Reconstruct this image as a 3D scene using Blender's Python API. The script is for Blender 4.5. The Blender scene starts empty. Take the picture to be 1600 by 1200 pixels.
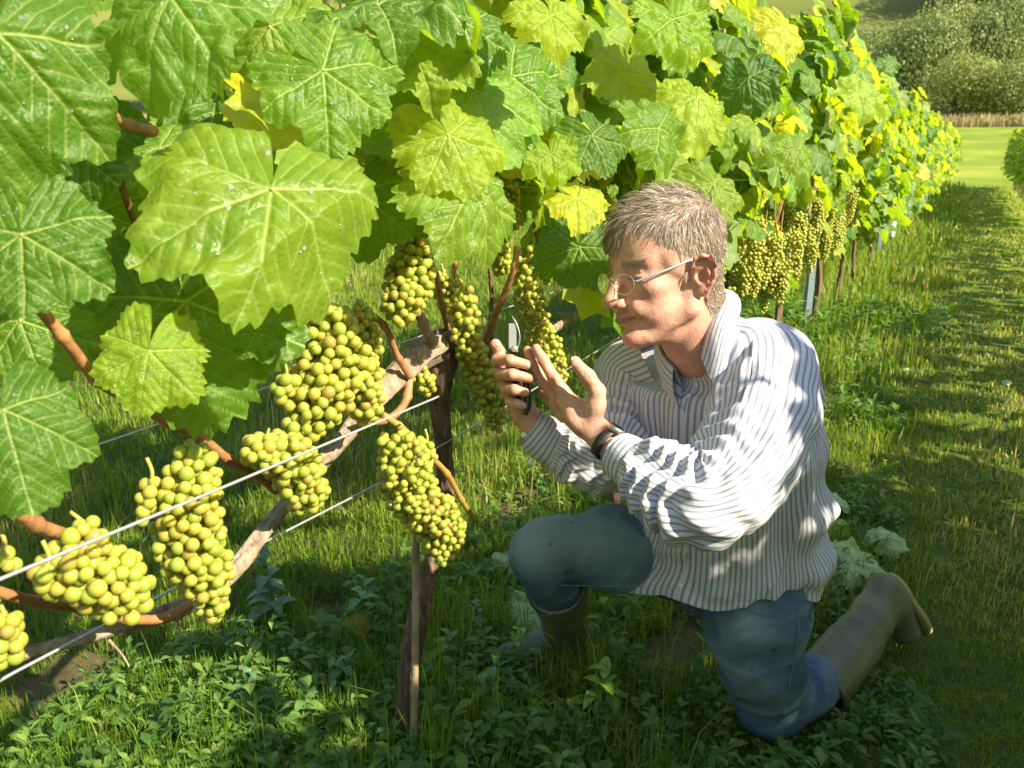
import bpy, math, random
import numpy as np
from mathutils import Vector, Matrix
random.seed(7); np.random.seed(7)
rs = np.random.RandomState(11)
C = bpy.context.scene.collection
scn = bpy.context.scene
R_ = math.radians

# ------------------------------------------------------------------ camera
CAMH = 1.2; PITCH = R_(15.9); FPX = 1280.0
cam_d = bpy.data.cameras.new('camera'); cam = bpy.data.objects.new('camera', cam_d); C.objects.link(cam)
cam.location = (0, 0, CAMH); cam.rotation_euler = (R_(90)-PITCH, 0, 0)
cam_d.sensor_width = 36; cam_d.lens = 36*FPX/1600; cam_d.clip_start = 0.02; cam_d.clip_end = 3000
scn.camera = cam
cam_d.dof.use_dof = True; cam_d.dof.focus_distance = 1.42; cam_d.dof.aperture_fstop = 10
# ------------------------------------------------------------------ light
SUN_AZ = np.array([0.83, -0.56]); SUN_EL = R_(37)
sun_v = Vector((SUN_AZ[0]*math.cos(SUN_EL), SUN_AZ[1]*math.cos(SUN_EL), math.sin(SUN_EL))).normalized()
w = bpy.data.worlds.new('World'); scn.world = w; w.use_nodes = True
nt = w.node_tree; sky = nt.nodes.new('ShaderNodeTexSky'); sky.sky_type = 'NISHITA'; sky.sun_disc = False
sky.sun_elevation = SUN_EL; sky.sun_rotation = math.atan2(sun_v.x, sun_v.y)
nt.links.new(sky.outputs[0], nt.nodes['Background'].inputs[0]); nt.nodes['Background'].inputs[1].default_value = 0.125
sd = bpy.data.lights.new('sun', 'SUN'); so = bpy.data.objects.new('sun', sd); C.objects.link(so)
sd.energy = 5.0; sd.angle = R_(0.6); sd.color = (1.0, 0.90, 0.66)
so.rotation_euler = sun_v.to_track_quat('Z', 'Y').to_euler(); so.location = (5, -5, 8)
scn.view_settings.view_transform = 'Standard'; scn.view_settings.look = 'None'
scn.view_settings.exposure = 1.26; scn.view_settings.gamma = 1.0
scn.render.engine = 'CYCLES'
scn.cycles.max_bounces = 7; scn.cycles.transparent_max_bounces = 6; scn.cycles.use_denoising = True

# ------------------------------------------------------------------ geometry helpers
CX = np.array([1., 0, 0]); CU = np.array([0, math.sin(PITCH), math.cos(PITCH)]); CF = np.array([0, math.cos(PITCH), -math.sin(PITCH)])
CAM = np.array([0, 0, CAMH])
def W(px, py, d): return CAM + CX*((px-800)/FPX*d) + CU*((600-py)/FPX*d) + CF*d
def proj(P):
    q = np.asarray(P) - CAM; d = q@CF
    return 800+FPX*(q@CX)/d, 600-FPX*(q@CU)/d, d
ROW = np.array([0.4803, 0.8771, 0.0]); PERP = np.array([0.8771, -0.4803, 0.0]); UP = np.array([0, 0, 1.])
def V(px, py, perp):
    """the point where the sight line meets the vertical plane at that distance right (+) or left (-) of the camera"""
    r = W(px, py, 1.0) - CAM
    return CAM + r*(perp/(r@PERP))
TR = np.array([-0.222, 1.43, 0.0]); ROWP = float(TR@PERP)
def RP(t, perp, z): return PERP*perp + ROW*(t + TR@ROW) + UP*z
def nrm(v): v = np.asarray(v, float); return v/np.linalg.norm(v)
def sstep(a, b, x): t = np.clip((x-a)/(b-a), 0, 1); return t*t*(3-2*t)

def _h(ix, iy, iz, s):
    n = (ix*374761393 + iy*668265263 + iz*2147483647 + s*974634777) & 0xffffffff
    n = ((n ^ (n >> 13))*1274126177) & 0xffffffff
    return ((n ^ (n >> 16)) & 0xffff)/65535.0
def noise(P, f=1.0, s=0):
    P = np.asarray(P, float)*f + 1000.0
    i = np.floor(P).astype(np.int64); t = P-i; t = t*t*(3-2*t)
    o = 0
    for a in (0, 1):
        for b in (0, 1):
            for c in (0, 1):
                wt = (t[..., 0] if a else 1-t[..., 0])*(t[..., 1] if b else 1-t[..., 1])*(t[..., 2] if c else 1-t[..., 2])
                o = o + wt*_h(i[..., 0]+a, i[..., 1]+b, i[..., 2]+c, s)
    return o*2-1
def fbm(P, f=1.0, s=0, n=3):
    o = 0; a = 1
    for k in range(n): o = o+a*noise(P, f*2**k, s+k*7); a *= .5
    return o

def mkmesh(name, verts, faces, mats=(), smooth=True, attrs=None, uv=None, midx=None):
    """faces: array (n,3|4) or a list of such arrays"""
    me = bpy.data.meshes.new(name)
    verts = np.asarray(verts, np.float32)
    fl = faces if isinstance(faces, list) else [faces]
    fl = [np.asarray(f, np.int32) for f in fl if len(f)]
    loops = np.concatenate([f.ravel() for f in fl]); cnt = np.concatenate([np.full(len(f), f.shape[1], np.int32) for f in fl])
    st = np.concatenate([[0], np.cumsum(cnt)[:-1]]).astype(np.int32)
    me.vertices.add(len(verts)); me.vertices.foreach_set('co', verts.ravel())
    me.loops.add(len(loops)); me.loops.foreach_set('vertex_index', loops)
    me.polygons.add(len(cnt)); me.polygons.foreach_set('loop_start', st); me.polygons.foreach_set('loop_total', cnt)
    me.polygons.foreach_set('use_smooth', np.full(len(cnt), smooth, bool))
    if midx is not None: me.polygons.foreach_set('material_index', np.asarray(midx, np.int32))
    for k, v in (attrs or {}).items():
        v = np.asarray(v, np.float32)
        if v.ndim == 1:
            a = me.attributes.new(k, 'FLOAT', 'POINT'); a.data.foreach_set('value', v)
        else:
            a = me.attributes.new(k, 'FLOAT_VECTOR', 'POINT'); a.data.foreach_set('vector', v.ravel())
    if uv is not None:
        l = me.uv_layers.new(name='UVMap'); l.data.foreach_set('uv', np.asarray(uv, np.float32)[loops].ravel())
    for m in mats: me.materials.append(m)
    me.update(calc_edges=True); me.validate()
    return me
def obj(name, me, parent=None, label=None, cat=None, group=None, kind=None):
    o = bpy.data.objects.new(name, me); C.objects.link(o)
    if parent is not None: o.parent = parent
    if label: o['label'] = label
    if cat: o['category'] = cat
    if group: o['group'] = group
    if kind: o['kind'] = kind
    return o
def empty(name, loc, **k):
    o = obj(name, None, **k); o.location = tuple(loc); o.empty_display_size = .05; return o
def place(o, P):   # put a mesh whose vertices are in world space under a parent that stands at P
    o.location = tuple(-np.asarray(P, float))
def cat(parts):
    """parts: (verts, faces[quads]) joined"""
    vs = []; fs = []; n = 0
    for v, f in parts:
        vs.append(v); fs.append(np.asarray(f)+n); n += len(v)
    return np.concatenate(vs), np.concatenate(fs)

def spline(P, n):
    P = np.asarray(P, float)
    if len(P) == 2: P = np.array([P[0], (P[0]+P[1])/2, P[1]])
    Q = np.vstack([2*P[0]-P[1], P, 2*P[-1]-P[-2]]); m = len(P)-1
    t = np.linspace(0, m, n); i = np.minimum(t.astype(int), m-1); u = (t-i)[:, None]
    a, b, c, d = Q[i], Q[i+1], Q[i+2], Q[i+3]
    return .5*((2*b)+(c-a)*u+(2*a-5*b+4*c-d)*u*u+(-a+3*b-3*c+d)*u**3)
def frames(P, up=None):
    T = np.gradient(P, axis=0); T /= np.linalg.norm(T, axis=1)[:, None]
    N = np.zeros_like(P); v = np.array(up if up is not None else [0.13, 0.21, 1.0])
    for i in range(len(P)):
        v = v-T[i]*(v@T[i]); nn = np.linalg.norm(v)
        if nn < 1e-6: v = np.cross(T[i], [1, 0, 0.3]); nn = np.linalg.norm(v)
        v = v/nn; N[i] = v
    return T, N, np.cross(T, N)
def tube(P, r, seg=10, n=None, cap=True, up=None, flat=1.0):
    """returns verts, quads, uv (metres)"""
    P = np.asarray(P, float)
    if n: 
        r = np.broadcast_to(np.asarray(r, float), (len(P),)) if np.ndim(r) == 0 else np.asarray(r, float)
        r = spline(np.c_[r, r, r], n)[:, 0]; P = spline(P, n)
    r = np.broadcast_to(np.asarray(r, float), (len(P),))
    T, N, B = frames(P, up)
    a = np.linspace(0, 2*np.pi, seg, endpoint=False)
    v = P[:, None]+(N[:, None]*np.cos(a)[None, :, None]+B[:, None]*np.sin(a)[None, :, None]*flat)*r[:, None, None]
    k = len(P); i = np.arange(k-1)[:, None]*seg; j = np.arange(seg)[None]; j2 = (j+1) % seg
    f = np.stack([i+j, i+j2, i+seg+j2, i+seg+j], -1).reshape(-1, 4)
    v = v.reshape(-1, 3)
    if cap:
        v = np.vstack([v, P[0], P[-1]]); c0 = k*seg; c1 = c0+1
        j = np.arange(seg); j2 = (j+1) % seg
        f = np.vstack([f, np.stack([j2, j, np.full(seg, c0), np.full(seg, c0)], -1), np.stack([(k-1)*seg+j, (k-1)*seg+j2, np.full(seg, c1), np.full(seg, c1)], -1)])
    return v, f
def fixq(f):
    """split degenerate quads (a,b,c,c) off as triangles"""
    f = np.asarray(f); t = f[:, 2] == f[:, 3]
    return [x for x in (f[~t], f[t][:, :3]) if len(x)]
def box(c, s, M=None):
    v = np.array([[x, y, z] for x in (-.5, .5) for y in (-.5, .5) for z in (-.5, .5)])*np.array(s)
    if M is not None: v = v@np.asarray(M).T
    return v+np.array(c), np.array([[0, 1, 3, 2], [4, 6, 7, 5], [0, 4, 5, 1], [2, 3, 7, 6], [0, 2, 6, 4], [1, 5, 7, 3]])

# ------------------------------------------------------------------ SDF toolkit
class Field:
    def __init__(s, lo, hi, h):
        s.h = h; s.lo = np.array(lo, float); n = np.ceil((np.array(hi)-s.lo)/h).astype(int)+1
        s.n = n; s.F = np.full(n, 1.0, np.float32)
        s.ax = [s.lo[i]+np.arange(n[i])*h for i in range(3)]
    def _box(s, lo, hi):
        sl = []
        for i in range(3):
            a = int(max(0, math.floor((lo[i]-s.lo[i])/s.h))); b = int(min(s.n[i], math.ceil((hi[i]-s.lo[i])/s.h)+1))
            if b <= a: return None
            sl.append(slice(a, b))
        return tuple(sl)
    def _pts(s, sl):
        return np.stack(np.meshgrid(s.ax[0][sl[0]], s.ax[1][sl[1]], s.ax[2][sl[2]], indexing='ij'), -1)
    def _put(s, sl, d, k, sub):
        f = s.F[sl]
        if sub:
            d = -d
            h = np.clip(.5-.5*(f-d)/k, 0, 1) if k > 0 else None
            s.F[sl] = (f*(1-h)+d*h+k*h*(1-h)) if k > 0 else np.maximum(f, d)
        else:
            if k > 0:
                h = np.clip(.5+.5*(f-d)/k, 0, 1); s.F[sl] = f*(1-h)+d*h-k*h*(1-h)
            else: s.F[sl] = np.minimum(f, d)
    def cap(s, a, b, ra, rb=None, k=.008, sub=False, sq=None):
        rb = ra if rb is None else rb; a = np.array(a, float); b = np.array(b, float); m = max(ra, rb)+k+3*s.h
        sl = s._box(np.minimum(a, b)-m, np.maximum(a, b)+m)
        if sl is None: return
        p = s._pts(sl)-a; ba = b-a
        if sq is not None:      # squash along unit axis sq[0] by factor sq[1] (thinner along the axis)
            ax, q = np.array(sq[0]), sq[1]; c = p@ax; p = p+(c*(1/q-1))[..., None]*ax; cb = ba@ax; ba = ba+cb*(1/q-1)*ax
        t = np.clip((p@ba)/(ba@ba+1e-12), 0, 1)
        d = np.linalg.norm(p-t[..., None]*ba, axis=-1)-(ra+(rb-ra)*t)
        s._put(sl, d, k, sub)
    def ell(s, c, r, M=None, k=.008, sub=False):
        c = np.array(c, float); r = np.array(r, float); m = r.max()+k+3*s.h if M is not None else r+k+3*s.h
        sl = s._box(c-m, c+m)
        if sl is None: return
        p = s._pts(sl)-c
        if M is not None: p = p@np.asarray(M)      # M columns = local axes
        k0 = np.linalg.norm(p/r, axis=-1); k1 = np.linalg.norm(p/(r*r), axis=-1)+1e-9
        s._put(sl, k0*(k0-1)/k1, k, sub)
    def chain(s, pts, rad, k=.006, **kw):
        for i in range(len(pts)-1): s.cap(pts[i], pts[i+1], rad[i], rad[i+1], k=k, **kw)
    def mesh(s):
        F = s.F; S = F < 0; n = F.shape
        c = np.zeros(tuple(np.array(n)-1), np.int8)
        for a in (0, 1):
            for b in (0, 1):
                for d in (0, 1): c += S[a:n[0]-1+a, b:n[1]-1+b, d:n[2]-1+d]
        I = np.argwhere((c > 0) & (c < 8)); idx = np.full(c.shape, -1, np.int64); idx[tuple(I.T)] = np.arange(len(I))
        acc = np.zeros((len(I), 3)); cnt = np.zeros(len(I))
        co = [(a, b, d) for a in (0, 1) for b in (0, 1) for d in (0, 1)]
        for p in co:
            for ax in range(3):
                if p[ax]: continue
                q = list(p); q[ax] = 1
                v0 = F[I[:, 0]+p[0], I[:, 1]+p[1], I[:, 2]+p[2]]; v1 = F[I[:, 0]+q[0], I[:, 1]+q[1], I[:, 2]+q[2]]
                m = (v0 < 0) != (v1 < 0); t = np.where(m, v0/np.where(m, v0-v1, 1), 0)
                e = np.array(p)[None]+np.eye(3)[ax][None]*t[:, None]
                acc += np.where(m[:, None], e, 0); cnt += m
        vv = s.lo+(I+acc/cnt[:, None])*s.h
        fs = []
        for ax in range(3):
            o = [i for i in range(3) if i != ax]
            a = [slice(None)]*3; b = [slice(None)]*3; a[ax] = slice(0, n[ax]-1); b[ax] = slice(1, n[ax])
            E = S[tuple(a)] != S[tuple(b)]; L = np.argwhere(E)
            L = L[(L[:, o[0]] > 0) & (L[:, o[1]] > 0) & (L[:, o[0]] < n[o[0]]-1) & (L[:, o[1]] < n[o[1]]-1)]
            def g(d0, d1):
                M = L.copy(); M[:, o[0]] -= d0; M[:, o[1]] -= d1; return idx[tuple(M.T)]
            q = np.stack([g(1, 1), g(0, 1), g(0, 0), g(1, 0)], -1)
            inside = S[tuple(L.T)]
            if ax == 1: inside = ~inside
            q[~inside] = q[~inside][:, ::-1]; fs.append(q)
        f = np.concatenate(fs); f = f[(f >= 0).all(1)]
        return vv, f
def vnormals(v, f):
    n = np.zeros_like(v); a = np.cross(v[f[:, 2]]-v[f[:, 0]], v[f[:, 3]]-v[f[:, 1]])
    for i in range(4): np.add.at(n, f[:, i], a)
    return n/(np.linalg.norm(n, axis=1)[:, None]+1e-12)
def relax(v, f, it=2, lam=.5):
    e = np.concatenate([f[:, [0, 1]], f[:, [1, 2]], f[:, [2, 3]], f[:, [3, 0]]]); e = np.concatenate([e, e[:, ::-1]])
    c = np.bincount(e[:, 0], minlength=len(v))[:, None]+1e-9
    for k in range(it):
        s = np.stack([np.bincount(e[:, 0], v[e[:, 1], i], len(v)) for i in range(3)], -1); v = v+(s/c-v)*lam
    return v

# ------------------------------------------------------------------ materials
def mat(name):
    m = bpy.data.materials.new(name); m.use_nodes = True; t = m.node_tree
    return m, t, t.nodes['Principled BSDF'], t.nodes['Material Output']
def N(t, typ, **k):
    n = t.nodes.new('ShaderNode'+typ)
    for a, b in k.items():
        if a == 'ins':
            for c, d in b.items():
                if isinstance(d, bpy.types.NodeSocket): t.links.new(d, n.inputs[c])
                else: n.inputs[c].default_value = d
        else: setattr(n, a, b)
    return n
def ramp(t, fac, stops, interp='LINEAR'):
    r = N(t, 'ValToRGB'); r.color_ramp.interpolation = interp; e = r.color_ramp.elements
    while len(e) < len(stops): e.new(.5)
    for i, (p, c) in enumerate(stops): e[i].position = p; e[i].color = (*c, 1) if len(c) == 3 else c
    t.links.new(fac, r.inputs[0]); return r.outputs[0]
def mix(t, a, b, f, typ='MIX'):
    n = N(t, 'MixRGB', blend_type=typ)
    for i, x in ((0, f), (1, a), (2, b)):
        if isinstance(x, bpy.types.NodeSocket): t.links.new(x, n.inputs[i])
        elif i: n.inputs[i].default_value = (*x, 1)
        else: n.inputs[0].default_value = x
    return n.outputs[0]
def math_(t, op, a, b=None, c=None):
    n = N(t, 'Math', operation=op)
    for i, x in enumerate((a, b, c)):
        if x is None: continue
        if isinstance(x, bpy.types.NodeSocket): t.links.new(x, n.inputs[i])
        else: n.inputs[i].default_value = x
    return n.outputs[0]
def ntex(t, scale, detail=4, vec=None, rough=.55):
    n = N(t, 'TexNoise'); n.inputs['Scale'].default_value = scale; n.inputs['Detail'].default_value = detail; n.inputs['Roughness'].default_value = rough
    if vec is not None: t.links.new(vec, n.inputs['Vector'])
    return n.outputs['Fac']
def bump(t, b, h, dist=.001, st=1.0):
    n = N(t, 'Bump'); n.inputs['Distance'].default_value = dist; n.inputs['Strength'].default_value = st
    t.links.new(h, n.inputs['Height']); t.links.new(n.outputs[0], b.inputs['Normal']); return n
def tc(t, o='Object'): return N(t, 'TexCoord').outputs[o]
def simple(name, c1, c2, scale=20, rough=.7, bd=0, detail=5, metal=0):
    m, t, b, o = mat(name); v = tc(t); f = ntex(t, scale, detail, v)
    t.links.new(ramp(t, f, [(.3, c1), (.7, c2)]), b.inputs['Base Color']); b.inputs['Roughness'].default_value = rough; b.inputs['Metallic'].default_value = metal
    if bd: bump(t, b, ntex(t, scale*3, 6, v), bd)
    return m

def leaf_mat(name, byobj=True, young=False, gloss=.44):
    m, t, b, o = mat(name)
    v = tc(t, 'Object')
    vein = N(t, 'Attribute', attribute_name='vein').outputs['Fac']
    if byobj:
        oi = N(t, 'ObjectInfo'); rnd = oi.outputs['Random']; tint = oi.outputs['Color']
        off = N(t, 'VectorMath', operation='ADD'); t.links.new(v, off.inputs[0]); t.links.new(rnd, off.inputs[1]); v = off.outputs[0]
    else:
        rnd = N(t, 'Attribute', attribute_name='rnd').outputs['Fac']; tint = None
    base = ramp(t, rnd, [(0, (.035, .105, .008)), (.45, (.085, .185, .010)), (.8, (.17, .27, .014)), (.95, (.32, .38, .02)), (1, (.42, .38, .04))])
    tr = ramp(t, rnd, [(0, (.30, .50, .01)), (.5, (.50, .66, .015)), (.85, (.70, .78, .03)), (1, (.85, .78, .05))])
    if tint is not None:
        base = mix(t, base, tint, 1, 'MULTIPLY'); tr = mix(t, tr, tint, 1, 'MULTIPLY')
    sc = 6.0 if byobj else 30.0
    nz = ntex(t, sc, 5, v)
    base = mix(t, base, (.055, .15, .015), math_(t, 'MULTIPLY', ramp(t, nz, [(.50, (1, 1, 1)), (.30, (0, 0, 0))]) if False else ramp(t, nz, [(.35, (1, 1, 1)), (.55, (0, 0, 0))]), .6))
    base = mix(t, base, (.24, .34, .05), math_(t, 'MULTIPLY', ramp(t, nz, [(.55, (0, 0, 0)), (.75, (1, 1, 1))]), .35))
    base = mix(t, base, (.42, .50, .14), math_(t, 'MULTIPLY', vein, .85))
    # faint tertiary net of veins
    vo = N(t, 'TexVoronoi', feature='DISTANCE_TO_EDGE'); vo.inputs['Scale'].default_value = 30 if byobj else 150; t.links.new(v, vo.inputs['Vector'])
    net = ramp(t, vo.outputs['Distance'], [(0, (1, 1, 1)), (.12, (0, 0, 0))])
    base = mix(t, base, (.30, .40, .08), math_(t, 'MULTIPLY', net, .16))
    sp = ntex(t, 28 if byobj else 120, 2, v); spot = ramp(t, sp, [(.70, (0, 0, 0)), (.76, (1, 1, 1))])
    base = mix(t, base, (.20, .13, .03), math_(t, 'MULTIPLY', spot, .45))
    t.links.new(base, b.inputs['Base Color'])
    b.inputs['Roughness'].default_value = gloss; b.inputs['Specular IOR Level'].default_value = .42
    t.links.new(ramp(t, nz, [(.35, (gloss-.08,)*3), (.7, (gloss+.16,)*3)]), b.inputs['Roughness'])
    hh = math_(t, 'ADD', math_(t, 'MULTIPLY', vo.outputs['Distance'], 1.0), math_(t, 'MULTIPLY', ntex(t, 70 if byobj else 400, 3, v), .25))
    bn = bump(t, b, hh, .0022 if byobj else .002, .6)
    ts = N(t, 'BsdfTranslucent'); t.links.new(mix(t, tr, (.1, .2, .01), math_(t, 'MULTIPLY', vein, .5)), ts.inputs['Color'])
    mx = N(t, 'MixShader'); mx.inputs[0].default_value = .46
    t.links.new(b.outputs[0], mx.inputs[1]); t.links.new(ts.outputs[0], mx.inputs[2]); t.links.new(mx.outputs[0], o.inputs['Surface'])
    return m
M = {}
M['leaf'] = leaf_mat('vine_leaf')
M['leafs'] = leaf_mat('vine_foliage', byobj=False, gloss=.42)
M['petiole'] = simple('petiole', (.34, .40, .08), (.42, .30, .08), 12, .5)
M['cane'] = simple('cane_bark', (.24, .10, .045), (.44, .23, .09), 30, .55, .002)
M['cane_green'] = simple('green_cane', (.30, .24, .05), (.36, .17, .05), 25, .5)
M['wire'] = simple('galvanised_wire', (.45, .47, .48), (.62, .64, .65), 60, .38, metal=.6)
M['post'] = simple('metal_post', (.16, .20, .24), (.22, .27, .31), 15, .5, metal=.3)
M['guard'] = simple('plastic_guard', (.6, .62, .62), (.75, .77, .76), 12, .5)
M['stake'] = simple('stake_wood', (.23, .17, .10), (.38, .29, .18), 40, .85, .002)
def bark(name, c1, c2, c3):
    m, t, b, o = mat(name); v = tc(t)
    mp = N(t, 'Mapping'); mp.inputs['Scale'].default_value = (60, 60, 7); t.links.new(v, mp.inputs[0])
    f = ntex(t, 1.0, 8, mp.outputs[0], .65)
    t.links.new(ramp(t, f, [(.3, c1), (.5, c2), (.68, c3)]), b.inputs['Base Color']); b.inputs['Roughness'].default_value = .9
    bump(t, b, f, .012, 1); return m
M['bark'] = bark('vine_bark', (.035, .02, .012), (.15, .085, .05), (.27, .19, .13))
M['cordon'] = bark('old_cordon_bark', (.16, .11, .075), (.34, .25, .18), (.50, .40, .31))

def grape_mat(name):
    m, t, b, o = mat(name); v = tc(t)
    geo = N(t, 'Attribute', attribute_name='rnd').outputs['Fac']
    oi = N(t, 'ObjectInfo').outputs['Random']
    r = math_(t, 'FRACT', math_(t, 'ADD', geo, oi))
    c = ramp(t, r, [(0, (.38, .47, .06)), (.5, (.48, .51, .07)), (.85, (.54, .49, .07)), (1, (.46, .34, .07))])
    f = ntex(t, 120, 3, v); c = mix(t, c, (.30, .16, .05), math_(t, 'MULTIPLY', ramp(t, f, [(.6, (0, 0, 0)), (.72, (1, 1, 1))]), .5))
    f2 = ntex(t, 60, 3, v); c = mix(t, c, (.52, .52, .20), math_(t, 'MULTIPLY', f2, .22))
    t.links.new(c, b.inputs['Base Color']); b.inputs['Roughness'].default_value = .30
    b.inputs['Subsurface Weight'].default_value = .75; b.inputs['Subsurface Radius'].default_value = (1, .9, .2); b.inputs['Subsurface Scale'].default_value = .011; b.inputs['Transmission Weight'].default_value = .35
    b.inputs['Coat Weight'].default_value = .05; b.inputs['Specular IOR Level'].default_value = .35
    return m
M['grape'] = grape_mat('green_grape')
# ================================================================== SETTING
def ground_z(x, y):
    x = np.asarray(x, float); y = np.asarray(y, float)
    al = x*ROW[0]+y*ROW[1]; r = np.hypot(x, y)
    z = fbm(np.stack([x, y, x*0], -1), .7, 3, 2)*.03*sstep(0.5, 3, r)
    z = z+.018*fbm(np.stack([x, y, x*0], -1), 5, 5, 2)*np.clip(1-r/9, 0, 1)
    rise = sstep(30, 95, r)*3.6+sstep(92, 330, r)*78*(1+.25*noise(np.stack([x, y, x*0], -1), .006, 9))
    return z*np.clip(1-r/60, .1, 1)+rise
def make_ground():
    rr = np.concatenate([np.linspace(0.0, 8, 90), np.geomspace(8.2, 900, 110)])
    aa = np.linspace(0, 2*np.pi, 240, endpoint=False)
    x = rr[:, None]*np.sin(aa); y = rr[:, None]*np.cos(aa)
    v = np.stack([x, y, ground_z(x, y)], -1).reshape(-1, 3)
    k = len(rr); i = np.arange(k-1)[:, None]*240; j = np.arange(240)[None]; j2 = (j+1) % 240
    f = np.stack([i+j, i+240+j, i+240+j2, i+j2], -1).reshape(-1, 4)
    m, t, b, o = mat('ground_soil_and_turf'); vv = tc(t)
    n1 = ntex(t, 1.6, 6, vv, .6); n2 = ntex(t, 14, 6, vv, .7)
    c = ramp(t, n2, [(.3, (.05, .038, .02)), (.5, (.10, .085, .035)), (.7, (.16, .12, .065))])
    c = mix(t, c, (.12, .075, .045), math_(t, 'MULTIPLY', ramp(t, n1, [(.55, (0, 0, 0)), (.68, (1, 1, 1))]), .8))
    # turf farther off, where single blades are no longer built
    sp = N(t, 'SeparateXYZ'); t.links.new(vv, sp.inputs[0])
    d = N(t, 'VectorMath', operation='LENGTH'); t.links.new(vv, d.inputs[0])
    far = N(t, 'MapRange'); far.inputs[1].default_value = 5; far.inputs[2].default_value = 16; t.links.new(d.outputs['Value'], far.inputs[0])
    g = ramp(t, ntex(t, .35, 7, vv, .65), [(.3, (.15, .21, .02)), (.55, (.24, .29, .03)), (.75, (.33, .34, .07))])
    dp = N(t, 'VectorMath', operation='DOT_PRODUCT'); dp.inputs[1].default_value = tuple(PERP); t.links.new(vv, dp.inputs[0])
    am = N(t, 'MapRange'); am.inputs[1].default_value = -.35; am.inputs[2].default_value = .0; t.links.new(dp.outputs['Value'], am.inputs[0])
    c = mix(t, c, ramp(t, n2, [(.3, (.05, .09, .012)), (.6, (.10, .14, .02)), (.75, (.17, .16, .05))]), math_(t, 'MULTIPLY', am.outputs[0], .85))
    c = mix(t, c, g, far.outputs[0])
    g2 = N(t, 'TexWave', wave_type='BANDS', bands_direction='Y'); g2.inputs['Scale'].default_value = .035; g2.inputs['Distortion'].default_value = 6; g2.inputs['Detail'].default_value = 4; t.links.new(vv, g2.inputs[0]); c = mix(t, c, mix(t, c, (.75, .85, .7), 1, 'MULTIPLY'), g2.outputs['Fac'])
    hill = N(t, 'MapRange'); hill.inputs[1].default_value = 96; hill.inputs[2].default_value = 120; t.links.new(d.outputs['Value'], hill.inputs[0])
    hc = ramp(t, ntex(t, .012, 5, vv, .5), [(.42, (.13, .15, .03)), (.55, (.20, .22, .045)), (.62, (.10, .10, .03))])
    hc = mix(t, hc, (.07, .08, .025), math_(t, 'MULTIPLY', ntex(t, .25, 5, vv), .5))
    c = mix(t, c, hc, hill.outputs[0])
    t.links.new(c, b.inputs['Base Color']); b.inputs['Roughness'].default_value = .95; b.inputs['Specular IOR Level'].default_value = .2
    bump(t, b, n2, .012)
    obj('ground', mkmesh('ground', v, f, [m]), kind='structure')
make_ground()

def blade_mat(name, stops, tr, trw=.35):
    m, t, b, o = mat(name); r = N(t, 'Attribute', attribute_name='rnd').outputs['Fac']
    c = ramp(t, r, stops); t.links.new(c, b.inputs['Base Color']); b.inputs['Roughness'].default_value = .5; b.inputs['Specular IOR Level'].default_value = .35
    ts = N(t, 'BsdfTranslucent'); t.links.new(mix(t, c, tr, 1, 'MULTIPLY'), ts.inputs['Color'])
    mx = N(t, 'MixShader'); mx.inputs[0].default_value = trw
    t.links.new(b.outputs[0], mx.inputs[1]); t.links.new(ts.outputs[0], mx.inputs[2]); t.links.new(mx.outputs[0], o.inputs['Surface']); return m
M['grass'] = blade_mat('grass_blade', [(0, (.07, .15, .012)), (.5, (.14, .235, .018)), (.8, (.23, .29, .03)), (.92, (.33, .31, .09)), (1, (.45, .38, .18))], (2.2, 2.0, 1.0))
M['weed'] = blade_mat('weed_leaf', [(0, (.06, .14, .025)), (.6, (.12, .23, .04)), (.9, (.20, .29, .06)), (1, (.30, .28, .10))], (2.2, 2.2, 1.2))
M['tree'] = blade_mat('tree_leaf', [(0, (.12, .16, .05)), (.6, (.24, .28, .10)), (1, (.38, .40, .19))], (1.5, 1.6, 1.0), .25)

_t = M['tree'].node_tree; _oi = N(_t, 'ObjectInfo').outputs['Random']
for _n in _t.nodes:
    if _n.type == 'VALTORGB': _rp = _n
_tint = ramp(_t, _oi, [(0, (.62, .72, .55)), (.35, (1.0, 1.0, .9)), (.7, (1.25, 1.15, .8)), (1, (.8, .9, .75))])
_c2 = mix(_t, _rp.outputs[0], _tint, 1, 'MULTIPLY')
for _l in list(_t.links):
    if _l.from_node == _rp and _l.to_node.type in ('BSDF_PRINCIPLED',): _t.links.new(_c2, _l.to_socket)
def scatter(n, r0, r1, az0, az1, power=0.0):
    u = rs.rand(n); r = r0*(r1/r0)**u; a = az0+(az1-az0)*rs.rand(n)
    return np.stack([r*np.sin(a), r*np.cos(a)], -1), r
def blades(name, P, r, hgt, wid, lean=.5, mat_='grass', rnd=None, kind='stuff', label=None, catg=None):
    n = len(P); z = ground_z(P[:, 0], P[:, 1]); a = rs.rand(n)*2*np.pi
    side = np.stack([np.cos(a), np.sin(a), a*0], -1); ld = np.stack([np.cos(a+1.57+rs.randn(n)*.5), np.sin(a+1.57+rs.randn(n)*.5), a*0], -1)
    base = np.c_[P, z-.004]; l = (rs.rand(n)**1.5*lean*1.6)[:, None]; h = hgt[:, None]; w = wid[:, None]
    up = np.array([0, 0, 1.])
    m1 = base+up*h*.55*(1-.15*l)+ld*h*l*.25; tp = base+up*h*(1-.45*l)+ld*h*l*.9
    v = np.stack([base-side*w*.5, base+side*w*.5, m1+side*w*.42, m1-side*w*.42, tp], 1).reshape(-1, 3)
    i = np.arange(n)[:, None]*5
    q = i+np.array([[0, 1, 2, 3]]); tr = i+np.array([[3, 2, 4]])
    rn = rs.rand(n) if rnd is None else rnd
    me = mkmesh(name, v, [q, tr], [M[mat_]], attrs={'rnd': np.repeat(rn, 5)})
    return obj(name, me, label=label, cat=catg, kind=kind)
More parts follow.
